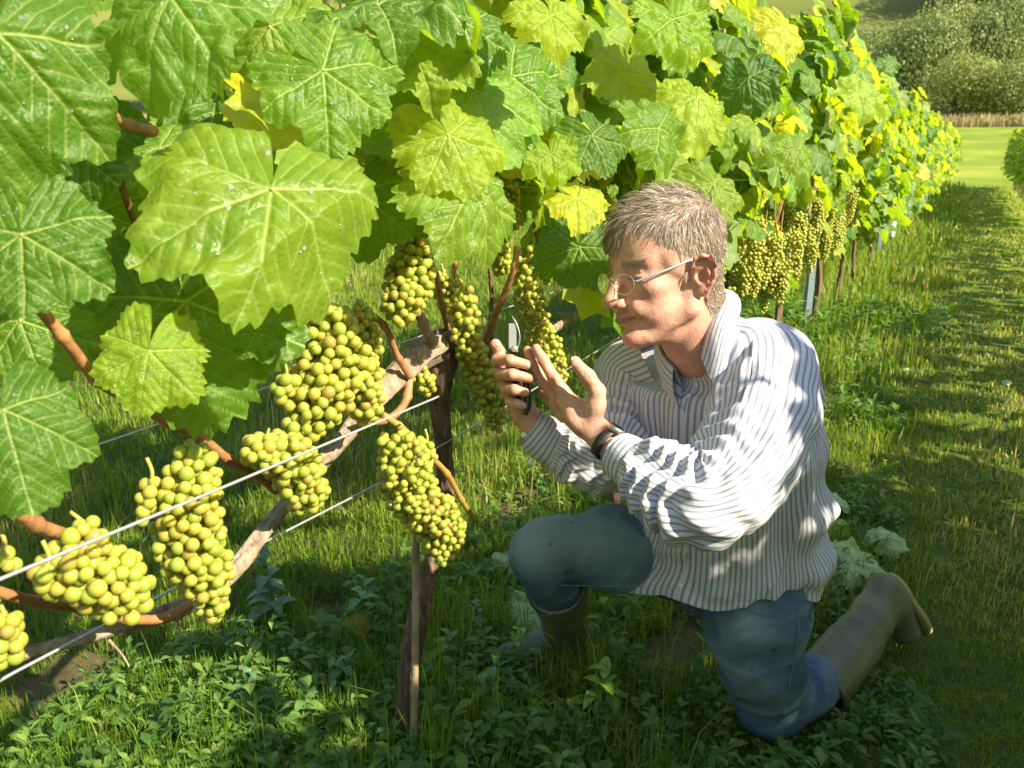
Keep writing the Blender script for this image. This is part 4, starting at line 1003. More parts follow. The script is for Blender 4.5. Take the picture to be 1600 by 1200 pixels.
# ---- head: local axes x forward, y left, z up
HY, HP, HR = R_(23), R_(13), R_(2)
HC = W(1038, 418, 1.385)
F_ = cam_dir(-math.cos(HY)*math.cos(HP), -math.sin(HP), -math.sin(HY)*math.cos(HP)); F_ = nrm(F_)
U0 = cam_dir(-.05, 1.0, -.16); U_ = nrm(U0-F_*(U0@F_)); L_ = np.cross(U_, F_)
HB = np.stack([F_, L_, U_], 1)
def hw(p): return HC+HB@np.asarray(p, float)
NECK = W(1093, 520, 1.455); NCL = HB.T@(W(1100, 545, 1.465)-HC)
def build_head():
    h = .0019; G = Field((-.125, -.105, -.20), (.14, .105, .135), h)
    G.ell((-.012, 0, .034), (.097, .077, .084), k=.0)
    G.ell((.034, 0, .036), (.056, .064, .058), k=.02)
    G.ell((.028, 0, -.03), (.057, .057, .066), k=.025)
    G.cap((-.045, 0, -.03), NCL, .052, .056, k=.03); G.cap((-.008, 0, -.07), NCL+np.array([.012, 0, 0]), .046, .052, k=.03)
    for s in (1, -1):
        G.ell((.053, s*.043, -.022), (.026, .021, .019), k=.018)
        G.cap((-.012, s*.060, -.030), (-.002, s*.057, -.066), .014, .014, k=.022)
        G.cap((-.002, s*.054, -.066), (.060, s*.020, -.102), .014, .014, k=.018)
        G.ell((.044, s*.034, -.060), (.031, .020, .026), k=.02)
        G.cap((.084, s*.008, .017), (.062, s*.048, .020), .0105, .008, k=.014)
        G.ell((.010, s*.066, .020), (.03, .012, .03), k=.015)
    G.ell((.068, 0, -.064), (.026, .032, .026), k=.018)
    G.ell((.077, 0, -.104), (.020, .022, .017), k=.014)
    G.cap((.02, 0, -.10), (.065, 0, -.106), .030, .014, k=.02)
    for s in (1, -1):
        G.ell((.094, s*.031, -.001), (.016, .019, .0125), k=.012, sub=True)
        G.ell((.0705, s*.031, -.002), (.0145, .0158, .0125), k=.005)          # closed part of the lids
        G.cap((.083, s*.021, .0085), (.076, s*.043, .006), .0032, .0030, k=.004)
        G.cap((.080, s*.022, -.014), (.072, s*.042, -.013), .0035, .0030, k=.005)
        G.cap((.0865, s*.022, -.0042), (.0785, s*.0425, -.0050), .0016, .0012, k=.0015, sub=True)
        G.cap((.090, s*.022, .0045), (.076, s*.046, .0038), .0012, .001, k=.0025, sub=True)
        G.cap((.082, s*.020, -.019), (.068, s*.040, -.023), .0015, .001, k=.004, sub=True)
    G.chain([(.087, 0, .014), (.100, 0, -.010), (.113, 0, -.033)], [.0075, .0088, .0108], k=.008)
    G.ell((.1145, 0, -.0385), (.0108, .0118, .0098), k=.007)
    for s in (1, -1):
        G.ell((.100, s*.0140, -.042), (.0125, .0072, .0082), k=.005)
        G.ell((.104, s*.0065, -.0515), (.0055, .0036, .004), k=.002, sub=True)
        # nose-to-mouth fold and the longer smile crease in the cheek
        G.chain([(.096, s*.0195, -.040), (.088, s*.0265, -.054), (.078, s*.0325, -.070), (.066, s*.034, -.085)], [.0020, .0026, .0022, .0008], k=.006, sub=True)
        G.ell((.079, s*.030, -.050), (.014, .010, .014), k=.012)
        for q, z0 in enumerate((.006, -.001, -.008)):
            G.cap((.058, s*.053, z0), (.040, s*.062, z0+.008-.009*q), .0014, .0008, k=.0022, sub=True)
    # lips, slightly smiling
    for s in (1, -1):
        G.chain([(.0975, 0, -.0662), (.0945, s*.010, -.0655), (.082, s*.0255, -.0690)], [.0042, .0046, .0022], k=.005)
        G.chain([(.0945, 0, -.0775), (.0915, s*.011, -.0770), (.080, s*.0245, -.0710)], [.0050, .0048, .0020], k=.005)
        G.chain([(.1010, 0, -.0722), (.0975, s*.010, -.0722), (.0855, s*.0250, -.0685), (.078, s*.0305, -.0645)], [.0042, .0046, .0036, .0008], k=.0015, sub=True)
    G.cap((.094, -.014, -.0880), (.094, .014, -.0880), .0040, .0040, k=.008, sub=True)
    G.cap((.104, 0, -.053), (.101, 0, -.062), .0018, .0018, k=.004, sub=True)
    for z0 in (.047, .058, .069): G.chain([(.0935-(z0-.047)*.35, -.028, z0+.002), (.0975-(z0-.047)*.35, 0, z0), (.0935-(z0-.047)*.35, .028, z0+.002)], [.0012]*3, k=.003, sub=True)
    for s in (1, -1): G.cap((.0975, s*.0045, .006), (.0955, s*.006, .022), .0010, .0006, k=.003, sub=True)
    # ears
    for s in (1, -1):
        c0 = np.array([-.010, s*.0775, -.012]); X = nrm([.80, s*-.0, -.12]); Z = nrm([.13, s*.20, 1.0]); 
        X = nrm([.80, -s*.52, -.05]); Y = np.cross(Z, X)*s; X = np.cross(Y*s, Z)
        e = lambda u, v_, w_: c0+X*u+Z*v_+Y*w_
        B = np.stack([X, Y*1.0, Z], 1)
        G.ell(e(-.007, .0, .006), (.0175, .0052, .030), M=B, k=.006)
        rim = [(.010, .016), (.004, .029), (-.008, .0335), (-.019, .028), (-.0245, .014), (-.024, -.002), (-.019, -.016), (-.011, -.026)]
        G.chain([e(u, v_, .0105+.0015*(i > 1)) for i, (u, v_) in enumerate(rim)], [.0026, .0032, .0036, .0037, .0036, .0034, .0033, .0035], k=.003)
        G.ell(e(-.004, -.0285, .008), (.0095, .0055, .0095), M=B, k=.005)
        G.chain([e(-.015, .018, .0105), e(-.0155, .004, .011), e(-.011, -.012, .010), e(-.004, -.017, .009)], [.0026, .003, .003, .0026], k=.004)
        G.ell(e(-.004, -.003, .013), (.009, .0075, .012), M=B, k=.003, sub=True)
        G.chain([e(-.003, .020, .014), e(-.013, .024, .014), e(-.0195, .010, .0145), e(-.0195, -.006, .0145)], [.0032, .0030, .0026, .002], k=.002, sub=True)
        G.ell(e(.0065, -.006, .0085), (.0045, .0045, .0065), M=B, k=.004)
    v, f = G.mesh(); v = relax(v, f, 2, .45)
    red = np.zeros(len(v)); x, y, z = v.T
    red += .9*np.exp(-(((x-.108)/.016)**2+(y/.02)**2+((z+.04)/.016)**2)); red += .55*np.exp(-(((x-.06)/.03)**2+((np.abs(y)-.045)/.02)**2+((z+.028)/.022)**2))
    red += .45*np.exp(-(((x-.08)/.02)**2+(y/.03)**2+((z+.104)/.018)**2)); red += .55*sstep(.076, .090, np.abs(y))*(x < .02)*(x > -.045); red += .25*sstep(-.10, -.14, z)  # ears reddened in colour to stand in for sun shining through
    lip = np.exp(-((np.abs(y)/.026)**4))*np.exp(-(((z+.0718+.0*y)/.0085)**4))*(x > .076)
    brow = np.exp(-(((z-.0195-.02*(.035-np.abs(y)))/.0042)**2))*sstep(.012, .018, np.abs(y))*(1-sstep(.048, .054, np.abs(y)))*(x > .05)
    return v, f, np.clip(red, 0, 1), lip, brow
hv, hf, hred, hlip, hbrow = build_head()
hvw = HC+hv@HB.T
# ---- hands (built directly where they are)
def fingers(G, base, pts, rad, k=.004): G.chain(pts, rad, k=k)
def left_hand():
    wr = W(941, 686, 1.385); G = Field(wr-np.array([.16, .10, .075]), wr+np.array([.075, .16, .19]), .00145)
    ax = nrm(W(880, 612, 1.42)-wr); pn = nrm(cam_dir(.45, .35, -.85)); 
    G.cap(W(962, 704, 1.365), W(938, 680, 1.388), .0275, .0245, k=0, sq=(pn, .78))
    G.cap(W(938, 680, 1.388), W(905, 650, 1.400), .0245, .0285, k=.014, sq=(pn, .72))
    G.cap(W(912, 655, 1.400), W(884, 628, 1.420), .0265, .0185, k=.012, sq=(pn, .72))
    G.cap(W(915, 668, 1.415), W(872, 632, 1.445), .021, .0165, k=.012)
    G.chain([W(890, 625, 1.418), W(866, 592, 1.418), W(849, 563, 1.424), W(838, 544, 1.432)], [.0128, .0108, .0094, .0080], k=.006)
    G.chain([W(878, 630, 1.440), W(848, 596, 1.452), W(832, 567, 1.452), W(824, 547, 1.448)], [.0125, .0106, .0092, .0078], k=.005)
    G.chain([W(874, 640, 1.456), W(852, 616, 1.480), W(846, 590, 1.486), W(846, 572, 1.478)], [.0120, .0100, .0088, .0076], k=.004)
    G.chain([W(880, 652, 1.462), W(864, 632, 1.490), W(860, 612, 1.496), W(862, 598, 1.490)], [.0105, .0088, .0078, .0068], k=.004)
    G.chain([W(922, 668, 1.392), W(931, 632, 1.372), W(933, 612, 1.366)], [.0195, .0155, .0142], k=.010)
    G.chain([W(933, 612, 1.366), W(918, 588, 1.360), W(903, 571, 1.360)], [.0142, .0126, .0100], k=.005)
    G.cap(W(900, 566, 1.361), W(899, 564, 1.361), .0088, .0085, k=.004)
    G.cap(W(912, 642, 1.392), W(893, 628, 1.408), .0115, .009, k=.012)      # web of the thumb
    G.ell(W(897, 566, 1.352), (.0055, .0035, .0075), k=.001)                 # nail
    G.ell(W(868, 592, 1.409), (.006, .004, .006), k=.004); G.ell(W(925, 597, 1.352), (.006, .004, .006), k=.005)
    for a_, b_ in (((905, 590, 1.348), (914, 584, 1.348)), ((856, 566, 1.413), (846, 572, 1.414))): G.cap(W(*a_), W(*b_), .0006, .0006, k=.002, sub=True)
    v, f = G.mesh(); return relax(v, f, 2, .4), f
def right_hand():
    wr = W(820, 650, 1.50); G = Field(wr-np.array([.10, .09, .06]), wr+np.array([.065, .10, .17]), .00145)
    pn = nrm(cam_dir(-.7, .1, .7))
    G.cap(W(838, 672, 1.505), W(817, 643, 1.505), .0255, .0225, k=0)
    G.cap(W(817, 643, 1.505), W(800, 600, 1.500), .0235, .0245, k=.012, sq=(pn, .75))
    G.cap(W(800, 606, 1.500), W(793, 575, 1.488), .0235, .0185, k=.01, sq=(pn, .75))
    G.chain([W(780, 566, 1.487), W(777, 562, 1.464), W(797, 563, 1.440), W(824, 570, 1.437)], [.0105, .0105, .0098, .0085], k=.004)
    G.chain([W(785, 586, 1.490), W(781, 584, 1.464), W(801, 585, 1.440), W(827, 591, 1.439)], [.0108, .0108, .0100, .0085], k=.0035)
    G.chain([W(792, 606, 1.492), W(790, 606, 1.466), W(804, 609, 1.444), W(820, 613, 1.444)], [.0102, .0102, .0094, .0080], k=.0035)
    G.chain([W(800, 626, 1.494), W(797, 627, 1.472), W(808, 631, 1.452), W(818, 634, 1.452)], [.0094, .0092, .0084, .0072], k=.0035)
    G.chain([W(806, 606, 1.505), W(796, 575, 1.492), W(784, 556, 1.474), W(774, 538, 1.456)], [.0155, .0125, .0115, .0098], k=.006)
    v, f = G.mesh(); return relax(v, f, 2, .4), f
lh = left_hand(); rh = right_hand()
# ---- body under the clothes, one skin with the neck and wrists
def body():
    lo = np.array([-.15, .95, -.05]); G = Field((-.02, 1.02, .0), (1.02, 2.02, 1.0), .0105)
    G.cap(W(1145, 850, 1.68), W(1128, 700, 1.58), .09, .085, k=0); G.cap(W(1128, 700, 1.58), W(1115, 620, 1.54), .085, .06, k=.04)
    G.cap(W(1170, 600, 1.46), W(1030, 625, 1.60), .045, .038, k=.03); G.cap(W(1110, 600, 1.505), hw(NCL*.97), .045, .046, k=.02)
    G.chain([W(1190, 585, 1.44), W(1150, 700, 1.33), W(1105, 785, 1.25)], [.05, .045, .038], k=.02)
    G.chain([W(1105, 785, 1.25), W(1020, 742, 1.30), W(950, 694, 1.378)], [.036, .034, .022], k=.012)
    G.chain([W(990, 600, 1.62), W(968, 680, 1.57), W(950, 730, 1.52)], [.045, .040, .034], k=.02)
    G.chain([W(950, 730, 1.52), W(890, 705, 1.51), W(832, 662, 1.505)], [.034, .028, .021], k=.012)
    G.chain([W(1110, 870, 1.72), W(980, 862, 1.68), W(855, 880, 1.65)], [.055, .045, .035], k=.02); G.chain([W(855, 885, 1.64), W(866, 930, 1.75)], [.040, .03], k=.02)
    G.chain([W(1175, 880, 1.64), W(1185, 1000, 1.65), W(1205, 1095, 1.72)], [.055, .045, .035], k=.02); G.chain([W(1208, 1100, 1.72), W(1260, 1070, 1.80)], [.03, .025], k=.02)
    return G.mesh()
bv, bf = body()
allv = [hvw, lh[0], rh[0], bv]; n0 = np.cumsum([0]+[len(x) for x in allv]); allf = np.concatenate([f+n for f, n in zip([hf, lh[1], rh[1], bf], n0)])
av = np.concatenate(allv); z_ = np.zeros(len(av)); red = z_.copy(); red[:len(hv)] = hred; lip = z_.copy(); lip[:len(hv)] = hlip; brw = z_.copy(); brw[:len(hv)] = hbrow
tips = np.array([W(838, 544, 1.432), W(824, 547, 1.448), W(900, 566, 1.361), W(774, 538, 1.456), W(866, 592, 1.418), W(918, 590, 1.36), W(780, 584, 1.464), W(890, 625, 1.418)])
hs = slice(len(hv), n0[3])
for tp in tips: red[hs] = np.maximum(red[hs], .55*np.exp(-(np.linalg.norm(av[hs]-tp, axis=1)/.013)**2))
man = empty('person', PO, label='grey haired man in striped shirt and jeans kneeling on one knee to cut grapes', cat='person')
def child(name, v, f, m, parent=man, uv=None, attrs=None, **k):
    me = mkmesh(name, np.asarray(v)-PO, fixq(f) if np.asarray(f).shape[1] == 4 else f, m if isinstance(m, list) else [m], uv=uv, attrs=attrs)
    return obj(name, me, parent, **k)
body_o = child('body', av, allf, M['skin'], attrs={'red': red, 'lip': lip, 'brow': brw})
# eyes
sv, sf = ico(3)
for s in (1, -1):
    c = np.array([.0702, s*.031, -.0025]); e = child('eye', HC+(sv*.0128+c)@HB.T, sf, M['eye'], body_o)
    child('iris', HC+(sv*np.array([.0030, .0055, .0055])+c+np.array([.0112, s*-.001, -.0035]))@HB.T, sf, M['iris'], e)
for s in (1, -1):   # the shut-looking squint: dark tube stands in for upper-lid shadow and lash line
    lv, lf = tube(spline(HC+np.array([(.0872, s*.0205, -.0048), (.0880, s*.029, -.0028), (.0850, s*.037, -.0036), (.0785, s*.0435, -.0062)])@HB.T, 12), .0007, 5); child('lash_lid_shadow', lv, lf, M['strap'], body_o)
nv_, nf_ = ico(3); _F = [(W(897, 564, 1.3515), (.0052, .0018, .0072), R_(28)), (W(777, 536, 1.447), (.0050, .0018, .0060), R_(10))]
for c_, r_, a_ in _F:
    Mx = np.stack([CX*math.cos(a_)+CU*math.sin(a_), CF, -CX*math.sin(a_)+CU*math.cos(a_)], 1); child('thumbnail', c_+(nv_*np.array(r_))@Mx.T, nf_, M['nail'], body_o)
# ---- hair
def hairline(x, ay):
    h = np.interp(x, [-.12, -.075, -.048, -.036, -.030, -.012, .000, .010, .018, .026, .034, .044, .056, .068, .080], [-.095, -.092, -.085, -.060, .004, .020, .018, -.014, -.006, .022, .050, .074, .088, .094, .092])
    return h
EC = np.array([-.010, 0, .034]); ER = np.array([.099, .079, .086])
def build_hair():
    x, y, z = hv.T; hl = hairline(x, np.abs(y))
    far = sstep(.030, .0, y)*sstep(.02, .06, x)*.036     # lower fringe on the far side of the forehead
    mk = (z-(hl-far))/.010; mk = np.clip(mk, 0, 1)*(np.abs(y) < .083)*(z > -.105)
    ear = (np.abs(y) > .0735)*(z < .024)*(x > -.05)*(x < .02); mk = mk*(1-ear)
    nr_ = vnormals(hv, hf); keepf = (mk[hf].min(1) > 0)
    th = (.0014+.0100*sstep(.02, .10, z)+.003*sstep(-.05, -.10, x))*mk**.5
    nz = fbm(np.stack([x*20, y*70, z*40], -1), 1, 3, 3); v = hv+nr_*(th*(1+.12*nz)-.0006)[:, None]
    used = np.unique(hf[keepf]); mp = -np.ones(len(hv), int); mp[used] = np.arange(len(used))
    cap_v = v[used]; cap_f = mp[hf[keepf]]; cap_r = np.clip(.30+.35*nz[used]+.12*sstep(.05, -.02, z[used]), 0, .8)
    # strands
    r = np.random.RandomState(3); w_ = np.where(mk > .12, 1.0, 0); w_ = w_*(.75+.4*sstep(-.05, .03, z)); idx = r.choice(len(hv), 36000, p=w_/w_.sum())
    p = hv[idx]+nr_[idx]*.001; n = nr_[idx]; px_, py_, pz = p.T
    cr = np.array([-.055, .012, .115]); d = p-cr; d[:, 0] += .02; topf = sstep(.06, .10, pz)
    fwd = np.stack([np.ones(len(p)), -.65*np.ones(len(p)), np.zeros(len(p))], -1)
    side = np.stack([.35-.9*sstep(.03, -.06, px_), 0*px_, -1.2*np.ones(len(p))], -1)
    d = fwd*topf[:, None]+side*(1-topf)[:, None]+r.randn(len(p), 3)*.26+np.sin(px_*55+pz*40)[:, None]*np.array([0, .12, 0])+np.sin(px_*90+py_*60)[:, None]*np.array([0, .18, 0])
    d -= n*(d*n).sum(1)[:, None]; d = nrm3(d)
    ln = .012+.022*sstep(.03, .09, pz)+.010*sstep(.04, .08, px_)*topf; ln *= .6+.7*r.rand(len(p)); K = 5
    pts = [p]; q = p.copy(); lift = (.0045+.005*r.rand(len(p))+.010*(r.rand(len(p)) < .04))*(.35+.9*topf)
    for k in range(1, K):
        q = q+d*(ln/(K-1))[:, None]; rel = (q-EC)/ER; e = np.linalg.norm(rel, axis=1); tgt = 1+(lift*np.sin(min(1, k/(K-1)*1.2)*np.pi*.55)+.002)/.085
        push = ((e < tgt) | (q[:, 0] < .06)) & (q[:, 2] > -.005); q = np.where(push[:, None], EC+(q-EC)*(tgt/e)[:, None], q)
        q = q+n*(np.where(q[:, 2] <= -.005, .0009, 0))[:, None]; d = d+np.array([0, 0, -.16]); d = nrm3(d); pts.append(q.copy())
    S = np.stack(pts, 1); T = nrm3((S[:, -1]-S[:, 0])); sd_ = nrm3(np.cross(T, n+r.randn(len(p), 3)*.5)); wd = .00030*(1+.6*r.rand(len(p)))
    prof = np.array([.8, 1, 1, .8, .25]); a = S-sd_[:, None]*(wd[:, None]*prof)[..., None]; b = S+sd_[:, None]*(wd[:, None]*prof)[..., None]
    vv = np.stack([a, b], 2).reshape(-1, 3); i = np.arange(len(p))[:, None, None]*(2*K); k = (np.arange(K-1)*2)[None, :, None]
    ff = (i+k+np.array([0, 1, 3, 2])[None, None]).reshape(-1, 4)
    rr = np.clip(.5+.18*r.randn(len(p))+.3*sstep(.04, -.03, pz)*(px_ > -.02)+.25*topf*noise(p, 60, 2), 0, 1)
    V_ = np.vstack([cap_v, vv]); Fq = np.vstack([cap_f, ff+len(cap_v)]); R = np.concatenate([cap_r, np.repeat(rr, 2*K)])
    child('hair', HC+V_@HB.T, Fq, M['hair'], body_o, attrs={'rnd': R})
    # eyebrows
    
    for sgn in (1, -1):
     hb2 = hbrow*(hv[:, 1]*sgn > 0)+1e-9; bi = r.choice(len(hv), 350, p=hb2/hb2.sum()); p = hv[bi]; n = nr_[bi]; sg = np.sign(p[:, 1]); d = nrm3(np.stack([-.4+0*sg, sg, .25+0*sg], -1)+r.randn(len(p), 3)*.25)
     l = (.006+.004*r.rand(len(p)))[:, None]; e0 = p; e1 = p+d*l*.5+n*.0018; e2 = p+d*l+n*.0012; sdv = nrm3(np.cross(d, n))*.00035
     vv = np.stack([e0-sdv, e0+sdv, e1+sdv, e1-sdv, e2-sdv*.2, e2+sdv*.2], 1).reshape(-1, 3); i = np.arange(len(p))[:, None]*6
     ff = np.concatenate([i+np.array([[0, 1, 2, 3]]), i+np.array([[3, 2, 5, 4]])]); child('eyebrow', HC+vv@HB.T, ff, M['hair'], body_o, attrs={'rnd': np.repeat(.5+.45*r.rand(len(p)), 6)})
build_hair()

# ---- shirt
def tri_fold(x): return 1-np.abs(((x+1) % 2)-1)*1.0
def grid_tube(cent, Lx, Fx, a, b, nv, nu, fold, phase=0, power=2.0, th0=0, th1=2*np.pi, R0=None, hem=None, dirv=1):
    """closed (or open) cloth tube. cent,Lx,Fx (n,3); a,b (n). theta 0 = front (F), +90deg = subject's left (L)"""
    C_ = spline(cent, nv); L1 = spline(Lx, nv); F1 = spline(Fx, nv); A = spline(np.c_[a, a, a], nv)[:, 0]; Bb = spline(np.c_[b, b, b], nv)[:, 0]
    th = np.linspace(th0, th1, nu+1); cs, sn = np.cos(th), np.sin(th)
    pw = 2/power; X = np.sign(sn)*np.abs(sn)**pw; Y = np.sign(cs)*np.abs(cs)**pw
    s = np.concatenate([[0], np.cumsum(np.linalg.norm(np.diff(C_, axis=0), axis=1))])
    v = C_[:, None]+L1[:, None]*(A[:, None]*X)[..., None]+F1[:, None]*(Bb[:, None]*Y)[..., None]
    out = L1[:, None]*(X/A[:, None])[..., None]+F1[:, None]*(Y/Bb[:, None])[..., None]; out /= np.linalg.norm(out, axis=-1)[..., None]+1e-9
    TH, S_ = np.meshgrid(th, s); v = v+out*fold(TH, S_, v)[..., None]
    if hem is not None: v = hem(v, TH, S_)
    R0 = R0 or float(np.mean(A)); uv = np.stack([TH*R0, S_], -1)
    f = (np.arange(nv-1)[:, None]*(nu+1)+np.arange(nu)[None])[..., None]+np.array([0, 1, nu+2, nu+1]); f = f.reshape(-1, 4)
    if dirv < 0: f = f[:, ::-1]
    return v.reshape(-1, 3), f, uv.reshape(-1, 2)
def ridge(P, f, s): n_ = noise(P, f, s); return 1-np.abs(n_)*2
Fp = nrm([-math.sin(R_(40)), -math.cos(R_(40)), 0]); Lp = nrm([math.cos(R_(40)), -math.sin(R_(40)), 0])
Lsh = nrm(W(1225, 530, 1.40)-W(980, 575, 1.63)); 
NT = nrm(cam_dir(-.66, .70, -.25))
def torso():
    cs = [(1128, 888, 1.70), (1130, 850, 1.68), (1132, 800, 1.64), (1128, 725, 1.58), (1118, 650, 1.54), (1112, 590, 1.51), (1112, 568, 1.495), (1108, 552, 1.483), (1098, 531, 1.468)]
    cent = np.array([W(*c) for c in cs]); n = len(cent); T = np.gradient(cent, axis=0)
    a = np.array([.190, .188, .182, .180, .186, .184, .160, .110, .067]); b = np.array([.165, .160, .150, .140, .124, .100, .080, .074, .069])
    Lx = []; Fx = []
    for i in range(n):
        u = i/(n-1); L0 = nrm(Lp*(1-sstep(.2, .7, u))+Lsh*sstep(.2, .7, u)); t = nrm(T[i]); 
        if i >= n-3: t = nrm(nrm(T[i])*[.7, .45, .15][i-n+3]+NT*[.3, .55, .85][i-n+3])
        L0 = nrm(L0-t*(L0@t)); Lx.append(L0); Fx.append(np.cross(L0, t))
    Lx, Fx = np.array(Lx), np.array(Fx)
    if Fx[0]@Fp < 0: Fx = -Fx
    smax = np.sum(np.linalg.norm(np.diff(cent, axis=0), axis=1))
    def fold(TH, S, v):
        u = S/smax; low = 1-sstep(.35, .75, u)
        q = np.stack([np.cos(TH)*2.2, np.sin(TH)*2.2, u*1.6], -1)
        d = .011*ridge(q, 1.1, 4)*(.35+.65*low)
        q2 = np.stack([np.cos(TH)*3+u*2.5*np.sin(TH), np.sin(TH)*3, u*4.5-TH*.8], -1); d = d+.007*ridge(q2, 1.2, 14)*(.4+.6*sstep(0, .3, u))
        # blousing at the back of the waist and side drag folds toward the armpit
        back = np.exp(-((TH-R_(130))/.9)**2)
        d = d+back*(.020*np.exp(-((u-.14)/.07)**2)+.014*np.exp(-((u-.34-.06*np.sin(TH*2))/.05)**2)-.012*np.exp(-((u-.24)/.05)**2))
        d = d+.006*np.sin(u*26+TH*3.2+2*noise(q, .8, 3))*np.exp(-((TH-R_(110))/.55)**2)*(1-sstep(.55, .75, u))
        d = d+.005*noise(np.stack([np.cos(TH)*8, np.sin(TH)*8, u*9], -1), 1, 6)*(1-.6*sstep(.8, 1, u))
        pl = np.minimum(np.abs(TH), np.abs(TH-2*np.pi)); d = d+.0022*(1-sstep(.085, .10, pl))   # button placket stands proud
        return d*(1-.9*sstep(.86, .95, u))
    def hem(v, TH, S):
        u = S/smax; w_ = (1-sstep(0, .16, u)); th = (TH+np.pi) % (2*np.pi)-np.pi
        up = .058*np.exp(-((th-R_(52))/.50)**2)+.045*np.exp(-((th+R_(80))/.45)**2)+.022*np.exp(-((th)/.25)**2)-.045*np.exp(-((th-R_(128))/.45)**2)
        g_ = np.exp(-((th+R_(38))/.42)**2)*(1-sstep(0, .20, u)); return v+UP*(up*w_-.012*g_)[..., None]-CX*(.050*g_)[..., None]
    v, f, uv = grid_tube(cent, Lx, Fx, a, b, 150, 300, fold, power=2.25, R0=.165, hem=hem)
    return v, f, uv, cent, Lx, Fx
tv_, tf_, tuv, tcent, tL, tF = torso()
shirt = child('shirt', tv_, tf_, M['shirt'], uv=tuv)
def sleeve(name, pts, rad, foldfn, up, parent, period_axis=0, nv=150, nu=110, flat=1.0, R0=None, capend=False):
    P = spline(np.array(pts), nv); r = spline(np.c_[rad, rad, rad], nv)[:, 0]; T, Nn, B = frames(P, up)
    th = np.linspace(0, 2*np.pi, nu+1); s = np.concatenate([[0], np.cumsum(np.linalg.norm(np.diff(P, axis=0), axis=1))]); TH, S = np.meshgrid(th, s); u = S/s[-1]
    out = Nn[:, None]*np.cos(th)[None, :, None]+B[:, None]*np.sin(th)[None, :, None]*flat
    rr = r[:, None]+foldfn(TH, u, s[-1]); v = P[:, None]+out*rr[..., None]
    uv = np.stack([TH*(R0 or np.mean(r)), S], -1) if period_axis == 0 else np.stack([S, TH*.04], -1)
    f = ((np.arange(nv-1)[:, None]*(nu+1)+np.arange(nu)[None])[..., None]+np.array([0, 1, nu+2, nu+1])).reshape(-1, 4)
    return child(name, v.reshape(-1, 3), f, M['shirt'], parent, uv=uv.reshape(-1, 2)), v
def f_left(TH, u, Ls):
    q = np.stack([np.cos(TH)*1.8, np.sin(TH)*1.8, u*3.2], -1)
    d = .010*ridge(q, 1.0, 5)*(.4+.6*sstep(.08, .3, u))
    elb = np.exp(-((u-.60)/.13)**2); d = d+.0070*np.sin(u*78+np.sin(TH+1)*2.2+2.5*noise(q, 1.1, 9))*elb*(.6+.4*np.cos(TH-1.2))
    up_ = np.exp(-((u-.28)/.17)**2); d = d+.007*np.sin(u*30-TH*1.7+2.0*noise(q, .8, 2))*up_*.6
    d = d+.0065*np.sin(u*120+noise(q, 1.6, 19)*3.5)*sstep(.66, .76, u)*(1-sstep(.93, 1, u))
    d = d+.004*noise(np.stack([np.cos(TH)*5, np.sin(TH)*5, u*14], -1), 1, 7)
    return d*(1-sstep(.97, 1, u))*sstep(0, .08, u)
sl, slv = sleeve('sleeve', [W(1158, 560, 1.47), W(1192, 584, 1.425), W(1190, 652, 1.355), W(1155, 735, 1.285), W(1105, 782, 1.245), W(1055, 768, 1.265), W(1010, 738, 1.300), W(992, 727, 1.317)],
    [.080, .088, .082, .074, .064, .060, .050, .040], f_left, [0.2, -1, .2], shirt, R0=.072, nv=240, nu=150)
def f_cuff(TH, u, Ls): return .0016*noise(np.stack([np.cos(TH)*3, np.sin(TH)*3, u*2], -1), 1, 3)+.0030*np.exp(-((u-.93)/.06)**2)*-1+.003*sstep(.1, 0, u)
sleeve('cuff', [W(1006, 737, 1.306), W(985, 722, 1.325), W(966, 710, 1.345)], [.041, .0405, .0385], f_cuff, [0.2, -1, .2], shirt, 1, 30, 60)
def f_right(TH, u, Ls):
    q = np.stack([np.cos(TH)*1.8, np.sin(TH)*1.8, u*3.2], -1)
    return (.009*ridge(q, 1.0, 25)+.007*np.sin(u*60+np.sin(TH)*2+2.5*noise(q, 1.1, 29))*np.exp(-((u-.55)/.25)**2)+.005*np.sin(u*110+3*noise(q, 1.6, 39))*sstep(.6, .75, u)*(1-sstep(.93, 1, u)))*(1-sstep(.97, 1, u))
sleeve('sleeve', [W(1035, 575, 1.59), W(990, 600, 1.62), W(970, 665, 1.585), W(952, 712, 1.535), W(915, 715, 1.515), W(885, 700, 1.510), W(868, 692, 1.508)], [.080, .078, .068, .060, .054, .048, .042], f_right, [0.2, -1, .2], shirt, R0=.06, nv=150, nu=110)
sleeve('cuff', [W(880, 700, 1.510), W(855, 688, 1.508), W(828, 668, 1.505)], [.043, .042, .037], f_cuff, [0.2, -1, .2], shirt, 1, 30, 60)
